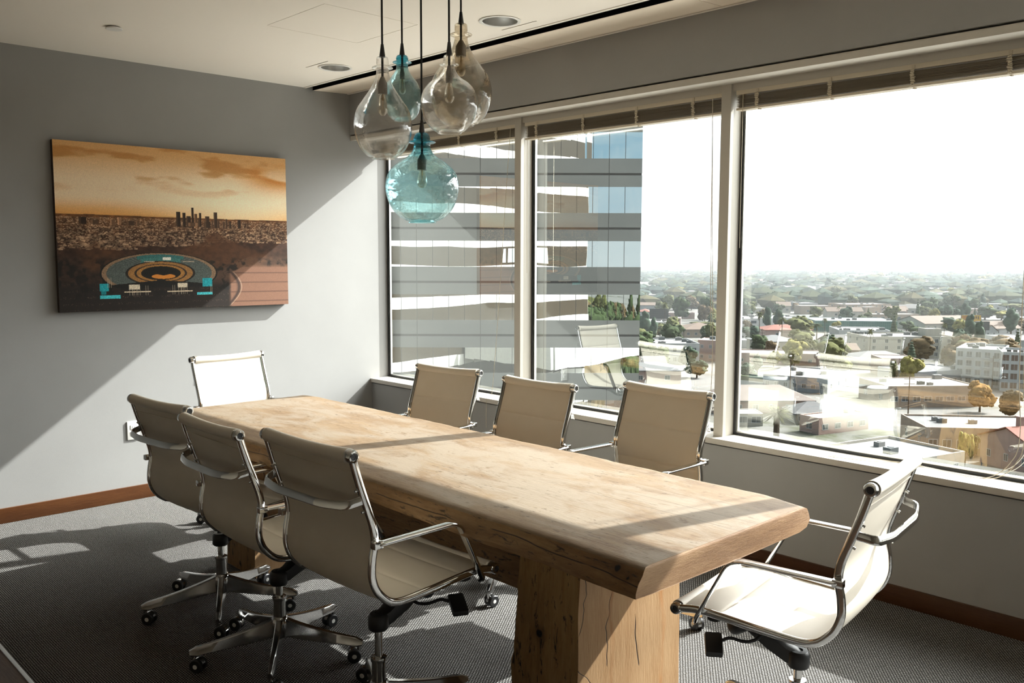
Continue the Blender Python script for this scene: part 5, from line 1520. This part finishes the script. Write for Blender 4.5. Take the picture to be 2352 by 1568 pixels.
KINDS = [('round', 'dark', 'dark green round tree in the city view'), ('round', 'olive', 'olive green round tree in the city view'), ('round', 'blue', 'bluish green round tree in the city view'),
         ('round', 'yellow', 'yellowish tree in the city view'), ('round', 'brown', 'rusty brown tree in the city view'), ('tall', 'blue', 'tall bluish pine in the city view'), ('feather', 'olive', 'small far palm in the city view'), ('cone', 'dark', 'dark pointed cypress in the city view')]
WT = [6, 6, 5, 2, 2, 3, 2, 1]
r = random.Random(21)
n = 0
while n < 290:
    px = r.uniform(1455, 2400); u = r.random(); py = 642+240*u**1.7
    if 1640 < px < 1690: continue
    st, lf, lb = r.choices(KINDS, WT)[0]
    p = at_z(px, py, GZ); s = (p-EYE).dot(FW)/F_PX
    h_ = r.uniform(7, 14)*(1.25 if st in ('tall', 'feather') else 1)
    wd = h_*r.uniform(0.9, 1.5) if st == 'round' else h_*r.uniform(0.6, 0.9)
    if not clear(p.x, p.y, wd*0.36): continue
    OCC.append((p.x, p.y, wd*0.36))
    tree('street_tree' if st == 'round' else {'tall': 'pine_tree', 'feather': 'palm_tree', 'cone': 'cypress_tree'}[st], p, h_, wd, st, lf, lb, r.randrange(3) if st == 'round' else 0, {'round': 'round trees between the roofs', 'tall': 'far pines', 'feather': 'far palms', 'cone': 'far cypresses'}[st])
    n += 1
# the street behind the building, which shows only as a reflection in the tower
for k in range(26):
    s_ = r.uniform(190, 520); lat = r.uniform(0.07, 0.16)*s_
    p = FH*(130-s_)+RH*lat; p.z = GZ
    tree('street_tree', p, r.uniform(14, 26), r.uniform(12, 20), 'round', r.choice(('dark', 'olive', 'dark', 'brown')), 'leafy tree mirrored in the window bands of the office tower', r.randrange(3), 'trees mirrored in the tower')
for k in range(9):
    s_ = 175+k*26; lat = (0.085+0.055*((k*37) % 10)/10)*s_
    p = FH*(130-s_)+RH*lat
    t = tag(empty('city_house', (p.x, p.y, GZ), TH+0.4), 'orange-tan house mirrored in the window bands of the office tower', 'house', 'houses mirrored in the tower')
    MB().box(-7, 7, -5, 5, 0, 7).build('wall', W_TAN, t)
    MB().add([(-7.5, -5.5, 7), (7.5, -5.5, 7), (7.5, 5.5, 7), (-7.5, 5.5, 7), (-3, 0, 10), (3, 0, 10)], [(0, 1, 5, 4), (1, 2, 5), (2, 3, 4, 5), (3, 0, 4), (0, 3, 2, 1)], False).build('roof', R_TAN, t)
# beyond that: uncountable
bm = bmesh.new(); bmesh.ops.create_icosphere(bm, subdivisions=1, radius=1)
tv = np.array([v.co[:] for v in bm.verts]); tf = np.array([[v.index for v in f.verts] for f in bm.faces]); bm.free()
rs = np.random.RandomState(5)
NB = 5200
Dk = 680+5600*rs.rand(NB)**1.05; lk = rs.uniform(0.10, 0.62, NB)*Dk
cx_ = FH.x*Dk+RH.x*lk; cy_ = FH.y*Dk+RH.y*lk
hk = rs.uniform(6, 14, NB); wk = hk*rs.uniform(0.5, 1.3, NB)
jit = rs.uniform(0.82, 1.2, (NB, len(tv), 3))
V = tv[None]*jit*np.stack([wk, wk, hk*0.5], 1)[:, None]+np.stack([cx_, cy_, GZ+hk*0.5], 1)[:, None]
Fc = (tf[None]+(np.arange(NB)*len(tv))[:, None, None]).reshape(-1, 3)
me = bpy.data.meshes.new('distant_treeline'); me.from_pydata(V.reshape(-1, 3).tolist(), [], Fc.tolist())
for c_ in ((0.022, 0.034, 0.023), (0.032, 0.037, 0.018), (0.052, 0.046, 0.022), (0.020, 0.032, 0.027)):
    me.materials.append(flat('far_canopy', (*c_, 1), 0.9, var=0.4, vscale=0.05, spec=0.05))
me.polygons.foreach_set('material_index', np.repeat(rs.choice(4, NB, p=[.4, .25, .12, .23]), len(tf)))
me.update()
o = bpy.data.objects.new('distant_treeline', me); COL.objects.link(o)
tag(o, 'mass of trees far across the hazy city', 'trees', kind='stuff')
mb = MB()
for k in range(1500):
    D = 800+5200*r.random()**1.1; lat = r.uniform(0.10, 0.62)*D
    c = FH*D+RH*lat
    Mx = Matrix.Translation((c.x, c.y, GZ)) @ Matrix.Rotation(TH+r.choice((0.1, 0.1, 0.9))+r.uniform(-.1, .1), 4, 'Z')
    mb.box(0, r.uniform(10, 45), 0, r.uniform(10, 24), 0, r.uniform(3.5, 9), Mx)
o = mb.build('distant_rooftops', cm('far_roofs', (0.186, 0.183, 0.174)))
tag(o, 'mass of tiny pale roofs far across the hazy city', 'buildings', kind='stuff')
mb = MB()
for j, (D, hh) in enumerate(((7000, 45), (8600, 95))):
    vs = []; fs = []
    for i in range(80):
        lat = (-0.2+1.1*i/79)*D; c = FH*D+RH*lat; c2 = FH*(D+700)+RH*lat
        z = GZ+hh*(0.55+0.7*mnoise.noise(Vector((i*0.21, j*4.0, 1))))
        vs += [(c.x, c.y, GZ-2), (c.x+FH.x*250, c.y+FH.y*250, z), (c2.x, c2.y, GZ-2)]
    for i in range(79):
        a = i*3; fs += [(a, a+3, a+4, a+1), (a+1, a+4, a+5, a+2)]
    mb.add(vs, fs, True)
struct(mb, 'hills', cm('far_hill', (0.062, 0.068, 0.050)))

# haze lying over the city
if HAZE:
    t = NT('city_haze')
    vs = t.n('ShaderNodeVolumeScatter', i={'Color': (0.93, 0.97, 1.0, 1), 'Density': HAZE, 'Anisotropy': 0.0})
    t.l(vs.outputs[0], t.out.inputs['Volume'])
    pts = [FH*330-RH*60, FH*330+RH*420, FH*9500+RH*8500, FH*9500-RH*2500]
    vsx = [(p.x, p.y, z) for z in (GZ-2.5, GZ+75) for p in pts]
    hb = MB(); hb.add(vsx, [(0, 3, 2, 1), (4, 5, 6, 7), (0, 1, 5, 4), (1, 2, 6, 5), (2, 3, 7, 6), (3, 0, 4, 7)], False)
    o = hb.build('haze', t.m); tag(o, 'pale haze lying over the distant city', 'haze', kind='stuff')

# ================================================================ LIGHT, SKY, CAMERA
sun = bpy.data.lights.new('sun', 'SUN'); sun.energy = SUN; sun.angle = R(0.53); sun.color = (1.0, 0.98, 0.95)
so = bpy.data.objects.new('sun', sun); COL.objects.link(so)
so.rotation_euler = Vector((-0.265, -1.0, -0.735)).to_track_quat('-Z', 'Y').to_euler()

w = bpy.data.worlds.new('sky'); scene.world = w; w.use_nodes = True
nt = w.node_tree; nt.nodes.clear()
def wn(typ, **kw):
    nd = nt.nodes.new(typ)
    for k, v in kw.items():
        if k == 'i':
            for kk, vv in v.items():
                if isinstance(vv, bpy.types.NodeSocket): nt.links.new(vv, nd.inputs[kk])
                else: nd.inputs[kk].default_value = vv
        else: setattr(nd, k, v)
    return nd
tc = wn('ShaderNodeTexCoord')
sep = wn('ShaderNodeSeparateXYZ', i={0: tc.outputs['Generated']})
# whiter towards the sun, bluer away from it and higher up
dot = wn('ShaderNodeVectorMath', operation='DOT_PRODUCT', i={0: tc.outputs['Generated'], 1: Vector((0.29, 1.0, 0.4)).normalized()}).outputs['Value']
k = wn('ShaderNodeMapRange', i={'Value': dot, 'From Min': -0.55, 'From Max': 0.35}).outputs[0]
mp = wn('ShaderNodeMapping', i={'Vector': tc.outputs['Generated'], 'Scale': (1.6, 1.6, 5.0)})
cl = wn('ShaderNodeTexNoise', i={'Vector': mp.outputs[0], 'Scale': 2.4, 'Detail': 7, 'Roughness': 0.6, 'Distortion': 0.4}).outputs['Fac']
ck = wn('ShaderNodeMapRange', i={'Value': cl, 'From Min': 0.40, 'From Max': 0.62}).outputs[0]
blue_near = wn('ShaderNodeMixRGB', i={'Fac': ck, 'Color1': (0.84, 0.955, 1.02, 1), 'Color2': (1.05, 1.055, 1.05, 1)}).outputs[0]
blue_far = wn('ShaderNodeMixRGB', i={'Fac': ck, 'Color1': (0.30, 0.55, 0.72, 1), 'Color2': (0.72, 0.86, 0.92, 1)}).outputs[0]
c = wn('ShaderNodeMixRGB', i={'Fac': k, 'Color1': blue_far, 'Color2': blue_near}).outputs[0]
hz = wn('ShaderNodeMapRange', i={'Value': sep.outputs[2], 'From Min': 0.0, 'From Max': 0.10, 'To Min': 0.75, 'To Max': 0.0}).outputs[0]
c = wn('ShaderNodeMixRGB', i={'Fac': hz, 'Color1': c, 'Color2': (1.02, 1.02, 1.0, 1)}).outputs[0]
sd = wn('ShaderNodeVectorMath', operation='DOT_PRODUCT', i={0: tc.outputs['Generated'], 1: Vector((0.265, 1.0, 0.735)).normalized()}).outputs['Value']
gw = wn('ShaderNodeMath', operation='MULTIPLY', i={0: wn('ShaderNodeMath', operation='POWER', i={0: wn('ShaderNodeMath', operation='MAXIMUM', i={0: sd, 1: 0.0}).outputs[0], 1: 9.0}).outputs[0], 1: GLOW}).outputs[0]
gc = wn('ShaderNodeMixRGB', blend_type='MULTIPLY', i={'Fac': 1.0, 'Color1': (1.0, 0.985, 0.95, 1), 'Color2': gw}).outputs[0]
c = wn('ShaderNodeMixRGB', blend_type='ADD', i={'Fac': 1.0, 'Color1': c, 'Color2': gc}).outputs[0]
bg = wn('ShaderNodeBackground', i={'Color': c, 'Strength': SKY})
ow = wn('ShaderNodeOutputWorld'); nt.links.new(bg.outputs[0], ow.inputs[0])

cam = bpy.data.cameras.new('camera'); co = bpy.data.objects.new('camera', cam); COL.objects.link(co)
cam.sensor_width = 36.0; cam.sensor_fit = 'HORIZONTAL'; cam.lens = 36.0*F_PX/2352
cam.clip_start = 0.05; cam.clip_end = 20000
mat = Matrix((RT, UP, -FW)).transposed().to_4x4(); mat.translation = EYE
co.matrix_world = mat
scene.camera = co
vs_ = scene.view_settings
scene.display_settings.display_device = 'sRGB'
vs_.view_transform = 'Standard'; vs_.look = 'None'; vs_.exposure = EXPO; vs_.gamma = 1.0; vs_.use_curve_mapping = False
cy = scene.cycles
cy.max_bounces = 12; cy.diffuse_bounces = 7; cy.glossy_bounces = 5; cy.transmission_bounces = 10; cy.transparent_max_bounces = 16; cy.volume_bounces = 0
cy.caustics_reflective = False; cy.caustics_refractive = False
cy.sample_clamp_indirect = 12.0; cy.sample_clamp_direct = 0
cy.use_denoising = True
cy.blur_glossy = 0.3
